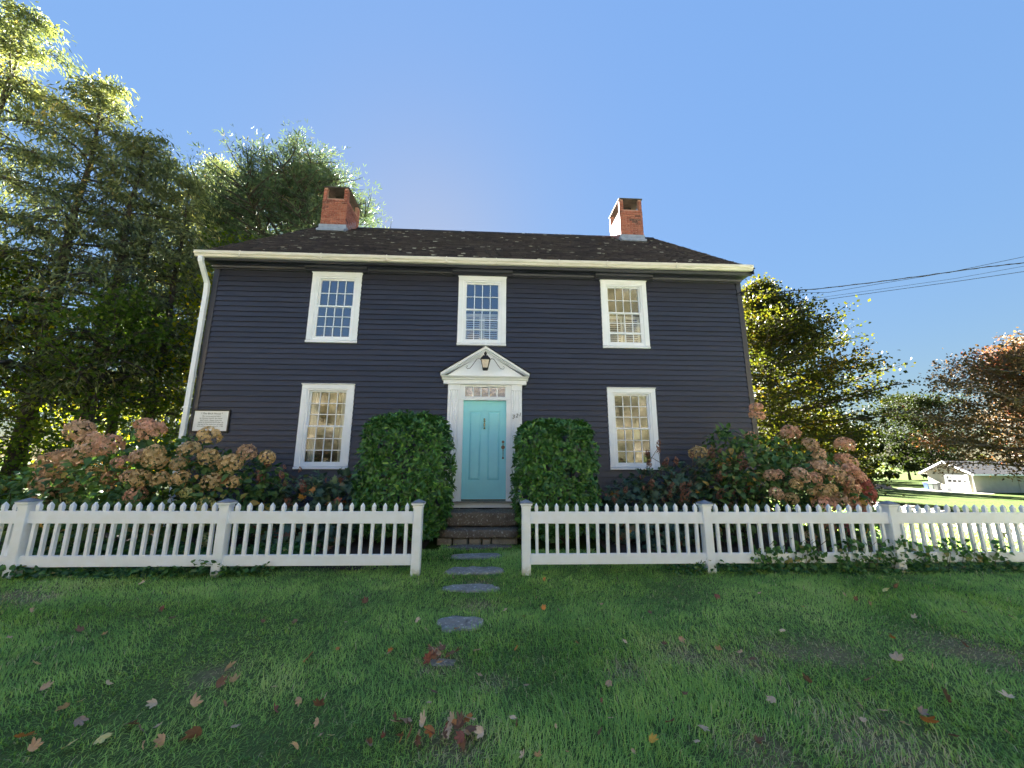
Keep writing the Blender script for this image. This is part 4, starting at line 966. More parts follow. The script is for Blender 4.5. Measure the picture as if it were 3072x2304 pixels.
# vines on the right fence
for (xa, xb, lb) in ((3.75, 4.75, 'small green vine climbing through the pickets left of the middle right post'), (4.9, 6.0, 'leafy green vine climbing the pickets beneath the right hydrangea'), (6.05, 7.5, 'thin vine trailing over the rail right of the last fence post')):
    root = empty('climbing_vine', (xa, PY-.05, gz(xa, PY)), 0, lb, 'vine'); root.location = (0, 0, 0)
    n = 260; x = rng.uniform(xa, xb, n); hh = rng.random(n)**1.6*.34*(.5+.5*np.abs(np.sin(x*4)))
    P = np.stack([x, PY-.03-rng.random(n)*.05+.06*(rng.random(n) < .5), -.60+hh], 1)
    D = unit(rng.normal(size=(n, 3))+np.array([0, -.3, -.2])); Nn = unit(np.array([0, -.8, .5])+rng.normal(size=(n, 3))*.4)
    link('foliage', join_leaves('foliage', P, D, Nn, 1.2*rng.uniform(.7, 1.2, n), np.clip(rng.normal(.62, .2, n), 0, 1), IVY), M['ivy'], root, kind='stuff')
    mb = MB(); rr = random.Random(int(xa*10))
    for k in range(6):
        x = rr.uniform(xa, xb); mb.tube([(x, PY-.04, -.70), (x+.06, PY-.05, -.5), (x+.13, PY-.035, -.36), (x+.25, PY-.04, -.28)], [.004, .003, .003, .002], 4)
    mb.ob('stems', M['stem'], root)
# ------------------------------------------------------------------ grass
def px_patch(lst): return [(on_g(a, b), r*.72) for a, b, r in lst]
DRY = px_patch([(2060,1965,.28),(2240,1985,.28),(2350,1950,.3),(2500,1960,.35),(2900,1950,.45),(2990,1960,.4),(1880,2010,.2),(1330,1990,.22),(1370,2230,.25),(30,1790,.35),(120,1795,.3),(2650,2240,.5),(2300,2260,.3),(1430,1815,.25),(1480,2045,.15),(640,2030,.2),(1440,1750,.2)])
def thatch():
    nx, ny = 170, 90; mb = MB(); dr = []
    for j in range(ny+1):
        for i in range(nx+1):
            x = -13+21*i/nx; y = -11.5+9.3*j/ny
            b = noise.noise((x*.35, y*.35, 0))*.018+noise.noise((x*1.3, y*1.3, 3))*.008
            mb.v.append((x, y, gz(x, y)+b-.006)); d = 0
            for p, rad in DRY: d = max(d, math.exp(-(((x-p.x)**2+(y-p.y)**2)/rad**2)))
            dr.append(min(1, max(0, d*.85+.5*d*noise.noise((x*5, y*5, 8))+.06)))
    for j in range(ny):
        for i in range(nx): a = j*(nx+1)+i; mb.f.append((a, a+1, a+nx+2, a+nx+1))
    m, nt, out = newmat('lawn_thatch'); p_ = N(nt, 'ShaderNodeBsdfPrincipled'); p_.inputs['Roughness'].default_value = 1; p_.inputs['Specular IOR Level'].default_value = .05
    at = N(nt, 'ShaderNodeAttribute', attribute_name='dry'); pos = world_pos(nt)
    g = ramp(nt, [(.3, (.07,.11,.035)), (.7, (.13,.18,.06))], noise_tex(nt, 14, 6, .7, vec=pos)); t = ramp(nt, [(.35, (.13,.12,.06)), (.6, (.30,.24,.14)), (.8, (.42,.33,.21))], noise_tex(nt, 40, 6, .75, vec=pos))  # lighter than the ground sheet, to lift the shaded front lawn
    nt.links.new(mix(nt, at.outputs['Fac'], g, t), p_.inputs['Base Color']); nt.links.new(bump(nt, noise_tex(nt, 60, 6, .7, vec=pos), .8, .02), p_.inputs['Normal']); nt.links.new(p_.outputs[0], out.inputs[0])
    me = mb.mesh('lawn', True); a_ = me.attributes.new('dry', 'FLOAT', 'POINT'); a_.data.foreach_set('value', dr)
    link('lawn', me, m, kind='structure')
thatch()
def grass():
    n = 400000
    # sample in polar-ish way: density falls with distance from the camera
    r = 1.6+rng.random(n)**.80*9.0; a = rng.uniform(-1.0, 1.0, n)
    x = CAMP.x+r*np.sin(a)*1.02+.3; y = CAMP.y+r*np.cos(a)
    far = rng.random(n) < .14
    x = np.where(far, rng.uniform(6, 15, n), x); y = np.where(far, rng.uniform(-4, 8, n), y)
    k = np.ones(n, bool)
    k &= ~((y > -2.35) & (x < -1.0)); k &= ~((y > -2.0) & (x > 1.9) & (x < 7.4)); k &= ~((y > -1.15) & (x < 7)); k &= ~((np.abs(x) > .7) & (y > -1.5) & (x < 7))
    k &= ~((x < -1.6) & (y > -2.75) & (rng.random(n) < .8))
    for (sx, sy, wx, wy, *_r) in STONES: k &= (((x-sx)/wx)**2+((y-sy)/wy)**2 > .78)
    x, y = x[k], y[k]; n = len(x)
    dry = np.zeros(n)
    for p, rad in DRY: dry = np.maximum(dry, np.exp(-(((x-p.x)**2+(y-p.y)**2)/rad**2)*1.2))
    nz = np.array([noise.noise((a_*1.1, b_*1.1, 2)) for a_, b_ in zip(x, y)]); nz2 = np.array([noise.noise((a_*4.5, b_*4.5, 7)) for a_, b_ in zip(x, y)])
    dry = np.clip(dry*1.1+.35*nz2*dry, 0, 1)
    keep = rng.random(n) > dry*.3; x, y, dry, nz, nz2 = [q[keep] for q in (x, y, dry, nz, nz2)]; n = len(x)
    dist = np.hypot(x-CAMP.x, y-CAMP.y)
    bz = np.array([gz(a_, b_) for a_, b_ in zip(x, y)])-.012
    h = (.042+.014*nz+.014*nz2+.030*rng.random(n))*(1-.35*dry); h = np.maximum(h, .018)*np.where(rng.random(n) < .05, 1.45, 1)
    wv = (.0012+.0008*rng.random(n))*(1+dist*.13)
    lay = 2.2*PI*np.array([noise.noise((a_*.5, b_*.5, 11)) for a_, b_ in zip(x, y)])
    az = np.where(rng.random(n) < .6, lay+rng.normal(0, .8, n), rng.uniform(0, 2*PI, n)); lean = rng.uniform(.35, 1.25, n)
    dx = np.cos(az)*lean*h; dy = np.sin(az)*lean*h
    px_, py_ = -np.sin(az), np.cos(az)
    B = np.stack([x, y, bz-.004], 1); sd = np.stack([px_*wv, py_*wv, np.zeros(n)], 1)
    m_ = B+np.stack([dx*.36, dy*.36, h*(.62-.12*lean)], 1); t_ = B+np.stack([dx, dy, h*np.clip(.98-.38*lean, .35, 1)], 1)
    V = np.stack([B-sd, B+sd, m_+sd*.8, m_-sd*.8, t_], 1)
    T = np.clip(.42+.55*nz+.30*nz2+rng.normal(0, .12, n), 0, .80); dr = rng.random(n) < (.012+.50*dry+.05*(nz < -.3)); T = np.where(dr, rng.uniform(.86, 1, n), T)
    o = link('grass', np_mesh('grass', V, 5, [(0, 1, 2, 3), (3, 2, 4)], {'tint': T}), M['grass'], kind='stuff'); tag(o, 'green autumn lawn grass with scattered dry patches', 'grass')
grass()
# ------------------------------------------------------------------ fallen leaves
def maple_leaf(seed):
    rr = random.Random(seed); pts = []
    lobes = [(-1.25, .55), (-.62, .85), (0, 1.0), (.62, .85), (1.25, .55)]
    pts.append((0, -.25)); pts.append((-.28, -.18))
    for i, (a, l) in enumerate(lobes):
        l *= rr.uniform(.85, 1.1); x, y = math.sin(a)*l, math.cos(a)*l
        for da, f in ((-.17, .80), (0, 1), (.17, .80)): pts.append((math.sin(a+da)*l*f, math.cos(a+da)*l*f))
        if i < 4: am = (a+lobes[i+1][0])/2; pts.append((math.sin(am)*.52, math.cos(am)*.52))
    pts.append((.28, -.18))
    c1, c2, ph = rr.uniform(.3, .9), rr.uniform(-.2, .7), rr.uniform(0, 6)
    def zf(x, y): return c1*.5*x*x+c2*.5*y*y+.10*math.sin(x*4+ph)*math.cos(y*3)+.05
    mb = MB(); mb.v = [(0, .05, zf(0, 0))]+[(x, y, zf(x, y)) for x, y in pts]; n = len(pts)
    mb.f = [(0, 1+i, 1+(i+1) % n) for i in range(n)]
    me = mb.mesh('fallen_leaf'); me.materials.append(M['fallen']); at = me.attributes.new('tint', 'FLOAT', 'FACE')
    at.data.foreach_set('value', [rr.uniform(.2, .9) for _ in mb.f]); return me
LV = [maple_leaf(i) for i in range(9)]
LC = {'tan': (.62,.39,.24), 'pale': (.70,.50,.33), 'brown': (.25,.13,.08), 'orange': (.62,.25,.08), 'gold': (.72,.42,.08), 'red': (.29,.11,.08), 'yellow': (.66,.55,.22), 'grey': (.30,.22,.17)}
lrng = random.Random(11)
def fall(px, py, size, col, label=None, dz=.0):
    p = on_g(px, py); d = (p-CAMP).length; s = size/FPX*d*.78
    s = max(.020, min(s, .09))
    o = link('fallen_leaf', lrng.choice(LV), None, None, loc=(p.x, p.y, p.z+.036+dz), rot=(lrng.gauss(.15, .6), lrng.gauss(0, .6), lrng.uniform(0, 6.28)), scale=(s, s*lrng.uniform(.75, 1), s))
    c = LC[col]; f = lrng.uniform(.8, 1.15); o.color = (c[0]*f, c[1]*f, c[2]*f, 1)
    nm = {'pale': 'pale cream', 'tan': 'light tan', 'grey': 'greyish brown'}.get(col, col)
    big = 'small' if size < 14 else ('medium sized' if size < 24 else 'large')
    side = 'at the left edge' if px < 250 else 'under the left fence section' if px < 700 else 'left of the stepping stones' if px < 1250 else 'in line with the path' if px < 1650 else 'right of the stepping stones' if px < 2150 else 'under the right fence section' if px < 2700 else 'at the right edge'
    dep = 'just below the fence' if py < 1790 else 'upper lawn' if py < 1900 else 'middle lawn' if py < 2050 else 'lower lawn' if py < 2180 else 'bottom of the lawn'
    tag(o, label or f'{big} {nm} fallen leaf, {dep}, {side}', 'leaf', 'fallen leaves on the front lawn')
s7 = .54250
spec = [(690,1735,'x')]
A = [(1250,600,45,'tan','light tan curled leaf left of the path, topmost of a cluster of three'),(1700,530,52,'orange','orange brown maple leaf lying in the left lawn well away from other leaves'),(1205,685,45,'brown','dark brown leaf tucked under a pale curled leaf in the left lawn'),(1285,665,40,'pale','pale folded leaf tip sticking up beside a dark brown leaf in the left lawn'),
     (770,115,24,'pale',None),(895,245,22,'red',None),(940,310,24,'brown',None),(1170,380,20,'orange',None),(1450,330,20,'brown',None),(1635,325,25,'grey',None),(1905,330,18,'pale',None),(2020,215,35,'brown',None),(1860,480,20,'orange',None),(2155,500,25,'tan',None),(440,380,28,'brown',None),(205,570,35,'pale',None),(50,420,18,'pale',None),
     (585,680,25,'pale',None),(230,710,30,'tan',None),(355,815,35,'tan',None),(440,780,25,'yellow',None),(850,790,35,'pale',None),(1060,800,45,'tan',None),(1245,800,30,'grey',None),(1525,700,25,'tan',None),(1515,830,45,'red',None),(1655,770,32,'tan',None),(1760,810,50,'brown',None),(1790,765,30,'pale',None),(1750,895,30,'tan',None),(1830,975,35,'yellow',None),(1770,975,30,'tan',None),
     (95,985,50,'orange',None),(170,1050,35,'tan',None),(355,1040,40,'yellow',None),(560,995,50,'yellow',None),(690,920,45,'brown',None),(770,935,50,'grey',None),(870,920,32,'tan',None),(900,1000,45,'tan',None),(780,1045,35,'tan',None),(1085,965,65,'brown','large brown maple leaf close to the bottom edge in the left lawn'),(1280,930,42,'pale',None),(1635,1045,42,'pale',None),(430,885,35,'grey',None),(2040,1030,45,'grey',None),(2120,975,25,'red',None),(160,265,20,'tan',None),(575,400,20,'tan',None)]
for x, y, r, c, lb in A: fall(x*s7, 1700+y*s7, r*s7*1.15, c, lb)
B = [(472,68,22,'tan'),(978,88,20,'orange'),(1390,88,22,'grey'),(1937,178,30,'red'),(2110,42,25,'tan'),(275,322,32,'pale'),(325,370,25,'tan'),(490,370,30,'tan'),(125,500,28,'orange'),(775,258,28,'pale'),(980,255,28,'orange'),(870,295,22,'brown'),(1070,268,30,'grey'),(1300,225,22,'tan'),(1570,280,22,'brown'),(1265,155,15,'grey'),(935,195,20,'tan'),
     (600,495,42,'pale'),(825,485,30,'orange'),(1170,450,22,'orange'),(1437,445,28,'pale'),(1735,420,28,'tan'),(1955,490,32,'tan'),(2075,505,25,'tan'),(2130,540,30,'brown'),(630,640,38,'tan'),(875,690,30,'tan'),(1340,670,35,'tan'),(370,730,45,'brown'),(335,790,28,'pale'),(800,870,36,'pale'),(828,920,36,'brown'),(1290,965,34,'brown'),(1680,905,42,'red'),
     (1045,920,20,'pale'),(1355,880,22,'tan'),(2165,1005,38,'brown'),(1470,1060,25,'tan'),(940,1095,38,'tan'),(865,1090,38,'pale'),(1300,770,20,'red'),(1765,745,25,'brown'),(1640,450,25,'brown'),(90,985,25,'red'),(1110,1070,20,'tan'),(15,1020,30,'brown')]
for x, y, r, c in B: fall(1100+x*s7, 1700+y*s7, r*s7*1.15, c)
fall(1100+1578*s7, 1700+1005*s7, 46*s7, 'gold', 'bright golden maple leaf near the bottom edge, brightest leaf on the lawn')
fall(1100+1848*s7, 1700+925*s7, 58*s7, 'pale', 'large pale pinkish maple leaf near the bottom edge right of the golden leaf')
fall(1100+1833*s7, 1700+1010*s7, 34*s7, 'pale', 'small pale leaf just below the large pale pinkish maple leaf')
# clumps of dead leaves in hollows
for (cx, cy, sx, sy, n, cols) in ((1325, 1985, 48, 28, 13, ('brown', 'red', 'brown', 'tan')), (1325, 2225, 130, 42, 24, ('brown', 'red', 'pale', 'orange', 'brown', 'pale')), (1205, 2200, 30, 35, 6, ('brown', 'tan', 'brown'))):
    for k in range(n):
        px, py = cx+lrng.gauss(0, sx*.5), cy+lrng.gauss(0, sy*.5)
        fall(px, min(py, 2290), lrng.uniform(22, 38), cols[k % len(cols)], cols[k % len(cols)]+' dead leaf, '+('upper ' if py < cy else 'lower ')+('left' if px < cx-sx*.18 else 'right' if px > cx+sx*.18 else 'middle')+' part of the '+('clump over the buried stone' if cy == 1985 else ('heap at the bottom centre' if cx == 1325 else 'small clump left of the heap')), lrng.uniform(0, .03))
C8 = [(1100,215,55,'yellow','crumpled pale yellow leaf cluster on the right lawn near the fence'),(1175,185,40,'brown',None),(970,330,28,'tan',None),(775,262,28,'tan',None),(865,295,30,'brown',None),(80,245,30,'tan',None),(1330,445,35,'pale',None),(1740,400,28,'tan',None),(2120,440,30,'tan',None),(270,550,45,'pale',None),(1195,790,70,'pale','large pale torn leaf on a dry patch in the right lawn'),
      (1305,725,30,'tan',None),(1170,615,30,'orange',None),(1755,675,40,'brown',None),(2180,835,35,'tan',None),(485,975,55,'brown',None),(945,965,60,'grey','grey folded leaf in the right lawn below the large pale torn leaf'),(1600,1115,75,'brown','wide brown maple leaf with upturned points at the right of the lawn'),(2100,1105,55,'pale',None),(195,1125,55,'pale',None),(905,1180,40,'tan',None),(1065,1220,50,'tan',None),(915,1300,35,'pale',None),
      (1240,1320,42,'pale',None),(1420,1300,75,'orange','big orange brown leaf at the bottom right of the lawn'),(1390,1230,45,'grey',None),(60,1470,45,'brown',None),(2080,1385,40,'tan',None),(1650,1430,50,'brown',None),(1490,860,28,'tan',None),(430,350,20,'orange',None)]
for x, y, r, c, lb in C8: fall(2250+x*.37161, 1700+y*.37161, r*.37161*1.1, c, lb)
# ------------------------------------------------------------------ TREES
def make_tree(name, label, group, base, H, r0, cb, R, nb, nleaf, lsize, mat, kind='broad', seed=1, lean=(0, 0), bark='bark', sigma=.35, aspect=.6, core=0, trunk_fork=1, sub=5, cat='tree', tuft=False):
    r = np.random.default_rng(seed); rr = random.Random(seed); base = Vector(base)
    root = empty(name, base, 0, label, cat, group)
    mb = MB(); br = MB(); anc = []; adr = []
    nseg = 9; tp = []
    for i in range(nseg+1):
        t = i/nseg; tp.append(Vector((lean[0]*t*t+rr.uniform(-.02, .02)*H*.35*t, lean[1]*t*t+rr.uniform(-.02, .02)*H*.35*t, H*t*.97)))
    mb.tube(tp, [r0*(1.25 if i == 0 else 1)*(1-.93*(i/nseg)**.9)+.006 for i in range(nseg+1)], 10)
    def tpos(t): k = min(int(t*nseg), nseg-1); f = t*nseg-k; return tp[k].lerp(tp[k+1], f)
    for i in range(nb):
        t = cb+(1-cb)*((i+.5)/nb)**.95*.99; u = (t-cb)/(1-cb); az = i*2.39996+rr.uniform(-.4, .4)
        if kind == 'round': L = R*max(.22, 1-abs(u-.28)**1.5*1.55)*rr.uniform(.82, 1.08); el = .0+.95*u; droop = -.08
        elif kind == 'wide': L = R*((1-u)**.42*.92+.08)*rr.uniform(.8, 1.1); el = .05+.95*u; droop = -.05
        elif kind == 'broad': L = R*(math.sin(PI*min(.14+u*.86, 1))**.6*.95+.12)*rr.uniform(.75, 1.12); el = .15+.75*u; droop = -.10
        elif kind == 'hemlock': L = R*((1-u)**.75*.95+.10)*rr.uniform(.6, 1.15); el = .25-.1*u+.5*u*u; droop = -.42
        elif kind == 'pine': L = R*(math.sin(PI*min(.22+u*.78, 1))**.7*.9+.14)*rr.uniform(.65, 1.15); el = .05+.7*u; droop = .10
        else: L = R*(1-u*.7)*rr.uniform(.7, 1.1); el = .9; droop = 0
        p0 = tpos(t); d = Vector((math.cos(az)*math.cos(el), math.sin(az)*math.cos(el), math.sin(el)))
        pts = [p0]; ns = 5; dd = d.copy()
        for k in range(ns):
            dd = (dd+Vector((rr.uniform(-.16, .16), rr.uniform(-.16, .16), droop/ns*1.6+rr.uniform(-.08, .08)))).normalized(); pts.append(pts[-1]+dd*L/ns)
        rb = max(.012, min(r0*.42, L*.022)); mb.tube(pts, [rb*(1-.8*k/ns) for k in range(ns+1)], 5, False)
        for k in range(1, ns+1):
            for q in range(2):
                f = rr.random(); anc.append(pts[k-1].lerp(pts[k], f)); adr.append(dd)
        for j in range(sub):
            f = rr.uniform(.25, .98); kk = min(int(f*ns), ns-1); q0 = pts[kk].lerp(pts[kk+1], f*ns-kk)
            sd = (dd.cross(Vector((0, 0, 1)))).normalized()*rr.choice((-1, 1)); e = (dd*.6+sd*rr.uniform(.5, 1.1)+Vector((0, 0, rr.uniform(-.3, .35) if kind != 'hemlock' else rr.uniform(-.35, .1)))).normalized()
            l2 = L*rr.uniform(.22, .45); q = [q0]
            for k in range(3):
                e = (e+Vector((rr.uniform(-.2, .2), rr.uniform(-.2, .2), rr.uniform(-.12, .12)+(-.14 if kind == 'hemlock' else 0)))).normalized(); q.append(q[-1]+e*l2/3); anc.append(q[-1].copy()); adr.append(e.copy()); anc.append(q[-1].lerp(q[-2], .5)); adr.append(e.copy())
            mb.tube(q, [rb*.4, rb*.3, rb*.2, .004], 4, False)
    mb.ob('trunk', M[bark], root, smooth=True)
    A_ = np.array([a[:] for a in anc]); Dr = np.array([a[:] for a in adr]); k = r.integers(0, len(A_), nleaf)
    off = r.normal(size=(nleaf, 3))*np.array([sigma, sigma, sigma*(.55 if kind == 'hemlock' else .7)])
    P = A_[k]+off
    if kind == 'hemlock': D = unit(Dr[k]*.8+r.normal(size=(nleaf, 3))*.45+np.array([0, 0, -.35])); Nn = unit(np.array([0, 0, 1])+r.normal(size=(nleaf, 3))*.5)
    elif tuft: D = unit(Dr[k]*.3+off/sigma*.5+np.array([0, 0, .35])+r.normal(size=(nleaf, 3))*.55); Nn = unit(r.normal(size=(nleaf, 3)))
    else: D = unit(r.normal(size=(nleaf, 3))+np.array([0, 0, -.4])); Nn = unit(r.normal(size=(nleaf, 3))*.8+np.array([0, 0, .7]))
    y = D; x = unit(np.cross(y, Nn)); z_ = np.cross(x, y); s = lsize*r.uniform(.6, 1.35, nleaf)[:, None]
    if tuft:      # a needle tuft: two thin blades in a fan
        V = []
        for a in (-.5, .5):
            d2 = y*math.cos(a)+x*math.sin(a); s2 = (x*math.cos(a)-y*math.sin(a))*aspect
            V.append(np.stack([P, P+d2*s*.55+s2*s*.5, P+d2*s, P+d2*s*.55-s2*s*.5], 1))
        V = np.concatenate(V); tt = np.tile(np.clip(r.normal(.45, .2, nleaf)+.02*off[:, 2], 0, 1), 2)
    else:
        V = np.stack([P-y*s*.5, P+x*s*.5*aspect+z_*s*.08, P+y*s*.5, P-x*s*.5*aspect+z_*s*.08], 1)
        cl = np.array([noise.noise((p[0]*.5, p[1]*.5, p[2]*.5+seed)) for p in A_])[k]
        tt = np.clip(r.normal(.42, .18, nleaf)+.55*cl, 0, 1)
    link('crown', np_mesh('crown', V, 4, [(0, 1, 2, 3)], {'tint': tt}), M[mat], root, kind='stuff')
    return root
G1 = 'tall trees in the row left of the house'
def tree_at(px, Y, ptop=None, py_top=None):
    p = at_y(px, 1440, Y); return (p.x, Y, gz(p.x, Y)-.1)
def hgt(px, py, Y): p = at_y(px, py, Y); return p.z-gz(p.x, Y)
HK = dict(aspect=.24, sigma=.20, sub=10)
make_tree('hemlock_tree', 'tall feathery hemlock at the left edge, highest of the trees', G1, (-16.8, 3.6, -.7), 17.6, .26, .14, 4.2, 80, 27000, .19, 'hemlock', 'hemlock', 1, (.2, 0), **HK)
make_tree('hemlock_tree', 'dark hemlock second from the left with thick leaning trunk', G1, (-13.9, 4.1, -.7), 15.3, .24, .24, 3.4, 70, 17000, .19, 'hemlock', 'hemlock', 2, (-.2, 0), **HK)
make_tree('hemlock_tree', 'dark hemlock in the middle of the left tree row', G1, (-12.8, 4.7, -.7), 13.7, .24, .26, 3.0, 64, 13500, .19, 'hemlock', 'hemlock', 3, (-.1, 0), **HK)
make_tree('hemlock_tree', 'open hemlock standing behind the middle of the left tree row', G1, (-15.2, 8.2, -.7), 16.0, .2, .22, 3.4, 50, 8500, .20, 'hemlock', 'hemlock', 4, (.1, 0), **HK)
make_tree('hemlock_tree', 'lower open hemlock nearest the roof in the left tree row', G1, (-11.6, 5.6, -.7), 12.6, .2, .24, 2.9, 56, 11500, .18, 'hemlock', 'hemlock', 12, (-.1, 0), **HK)
make_tree('vine_clad_tree', 'leafy yellow green tree with dark trunk at far left behind the fence', 'leafy trees between the hemlocks', (-15.4, 3.2, -.7), 7.5, .16, .14, 2.7, 30, 7000, .12, 'yellowgreen', 'broad', 5, (.3, 0), aspect=.75)
make_tree('vine_clad_tree', 'leafy yellow green tree beside the white downspout', 'leafy trees between the hemlocks', (-9.4, 6.4, -.7), 9.8, .12, .10, 2.4, 36, 11000, .13, 'yellowgreen', 'broad', 6, (.1, 0), aspect=.75)
make_tree('vine_clad_tree', 'green leafy tree between two dark trunks above the left hydrangea', 'leafy trees between the hemlocks', (-11.4, 3.4, -.7), 6.2, .11, .14, 2.0, 22, 5000, .12, 'green', 'broad', 7, (.2, 0), aspect=.75)
make_tree('pine_tree', 'large bushy white pine rising behind the left chimney', 'trees rising behind the roof', (-11.7, 14.5, -.7), 18.5, .30, .30, 8.0, 130, 66000, .26, 'pine', 'wide', 8, (.2, 0), aspect=.17, sigma=.26, sub=12, tuft=True)
make_tree('thin_tree', 'slender sparse tree against the sky between hemlocks and pine', 'trees rising behind the roof', (-17.9, 14.5, -.7), 20.6, .16, .22, 3.2, 60, 20000, .17, 'hemlock', 'broad', 9, (.3, 0), 'bark_pale', .32, .35, sub=7)
make_tree('pine_tree', 'lower pine at the left end of the roof in front of the big pine', 'trees rising behind the roof', (-15.0, 13.0, -.7), 16.5, .2, .1, 4.4, 56, 20000, .26, 'pine', 'wide', 10, (0, 0), aspect=.17, sigma=.26, sub=7, tuft=True)
make_tree('maple_tree', 'yellow green maple behind the right side of the house', 'trees on the right side', (17.2, 14.0, gz(17.2, 14)), 12.6, .26, .08, 5.5, 110, 58000, .165, 'maple', 'round', 13, (0, 0), aspect=.8, sigma=.28, sub=10)
# bare and bushy undergrowth left
def thicket(name, label, x0, x1, y0, y1, h0, h1, n, size, mat, seed):
    r = np.random.default_rng(seed); ncl = int(n/60); cx = r.uniform(x0, x1, ncl); cy = r.uniform(y0, y1, ncl); cz = h0+(h1-h0)*r.random(ncl)**1.3
    k = r.integers(0, ncl, n); P = np.stack([cx, cy, cz], 1)[k]+r.normal(size=(n, 3))*np.array([.45, .4, .28]); P[:, 2] = np.maximum(P[:, 2], np.array([gz(a, b) for a, b in P[:, :2]]))
    D = unit(r.normal(size=(n, 3))); Nn = unit(r.normal(size=(n, 3))+np.array([0, 0, .7])); x = unit(np.cross(D, Nn)); z_ = np.cross(x, D); s = size*r.uniform(.6, 1.3, n)[:, None]
    V = np.stack([P-D*s*.5, P+x*s*.36+z_*s*.08, P+D*s*.5, P-x*s*.36+z_*s*.08], 1)
    o = link(name, np_mesh(name, V, 4, [(0, 1, 2, 3)], {'tint': np.clip(r.normal(.45, .22, n), 0, 1)}), M[mat], kind='stuff'); tag(o, label, 'undergrowth')
thicket('undergrowth', 'dark leafy undergrowth beneath the trees left of the house', -17, -7.6, 1.6, 4.5, -.6, 1.1, 9000, .11, 'green', 31)
thicket('undergrowth', 'backlit yellow green woodland mass far behind the left tree row', -36, -9, 20, 30, -.5, 7.5, 26000, .30, 'backlit', 32)
# far right woods
G2 = 'trees beyond the back lawn'
wood = [(31.5, 40, 8.0, 4.2, 'green', 'dark rounded tree beyond the lawn, left of the gap of sky'), (39, 42, 8.4, 4.5, 'green', 'yellow green tree with bare trunk at the back of the lawn'), (46.5, 44, 9.4, 4.8, 'green', 'dark green tree at the back of the lawn next to the garage'),
        (52, 50, 9.8, 4.8, 'green', 'green tree directly left of the pale garage roof'), (66, 76, 15, 7, 'yellowgreen', 'yellow green tree rising behind the garage roof'), (25, 38, 9.5, 4.5, 'yellowgreen', 'yellow green tree low behind the maple'), (88, 70, 17, 7, 'green', 'tall green tree behind the red brown tree'),
        (82, 60, 15, 7, 'green', 'green tree far behind the garage at the right edge')]
for i, (x, y, h, R, mt, lb) in enumerate(wood):
    make_tree('far_tree', lb, G2, (x, y, gz(x, y)), h, .2, .12, R, 34, 7500, .40, 'farwood' if mt == 'green' else 'farwood_light', 'broad', 40+i, aspect=.8, sigma=.6, sub=5)
make_tree('ornamental_tree', 'low spreading red brown ornamental tree in front of the garage at the right edge', 'trees on the right side', (22.6, 5.3, gz(22.6, 5)), 6.1, .16, .30, 4.5, 66, 50000, .12, 'redleaf', 'wide', 60, (-.2, 0), 'bark_pale', .26, .6, sub=7)
make_tree('sparse_tree', 'sparse half bare tree touching the right edge above the red brown tree', 'trees on the right side', (33.5, 12, gz(33, 12)), 9.6, .14, .3, 3.4, 34, 3500, .14, 'redleaf', 'broad', 61, (-.4, 0), 'bark_pale', .25, .6)
thicket('woodland', 'green woodland edge far behind the back lawn', 14, 110, 62, 80, -2, 7, 15000, 1.2, 'farwood', 33)
# leaf-littered bank at the back of the lawn
mb = MB(); n = 40
for i in range(n+1):
    x = 22+32*i/n; y = 35+.20*(x-22); g = gz(x, y)
    mb.v += [(x, y, g-.05), (x, y+1.2, g+.45+.15*noise.noise((x*.7, 0, 0))), (x, y+4, g+.55), (x, y+5, g-.1)]
for i in range(n):
    for j in range(3): mb.f.append((i*4+j, i*4+4+j, i*4+5+j, i*4+1+j))
o = mb.ob('leafy_bank', M['litter'], smooth=True); o['kind'] = 'structure'
# trees across the road (seen in the window glass); gold ones added for bounce
G3 = 'autumn trees across the road mirrored in the windows'
for i, (x, y, h, R, mt, nl, lb) in enumerate([(-17, -30, 12.5, 4.5, 'redleaf', 1500, 'half bare tree across the road mirrored in the upper left window'), (-9, -27, 9, 4.5, 'mixed', 16000, 'golden tree across the road mirrored in the lower left window'),
        (-1, -31, 13.5, 4.2, 'redleaf', 2500, 'nearly bare tree across the road mirrored in the middle window'), (13.5, -30, 20, 6.0, 'mixed', 20000, 'tall green tree across the road mirrored in the upper right window'), (17, -25, 10, 5, 'mixed', 16000, 'bushy yellow green tree across the road mirrored in the lower right window'), (5, -26, 5.5, 3.5, 'mixed', 12000, 'low golden tree across the road mirrored in the door transom'),
        (-34, -27, 11, 6.5, 'gold', 16000, 'large golden tree added far down the road to the left to bounce sunlight'), (36, -27, 11, 6.5, 'gold', 16000, 'large golden tree added far down the road to the right to bounce sunlight'),  # unseen trees, added to throw sunlight back at the house
        (-22, -26, 9, 5.5, 'gold', 16000, 'broad golden tree across the road farthest left, added to bounce sunlight'), (9, -24, 7.5, 4.5, 'mixed', 14000, 'golden tree across the road between the green reflected trees'), (24, -25, 11, 6, 'gold', 16000, 'broad golden tree across the road farthest right, added to bounce sunlight'), (-13, -24, 7, 4, 'mixed', 12000, 'low golden tree across the road beside the half bare one')]):
    make_tree('roadside_tree', lb, G3, (x, y, gz(x, y)), h, .22, .1, R, 34, int(nl*.6), .34, mt, 'broad', 70+i, bark='bark_pale', aspect=.8, sigma=.5, sub=5)
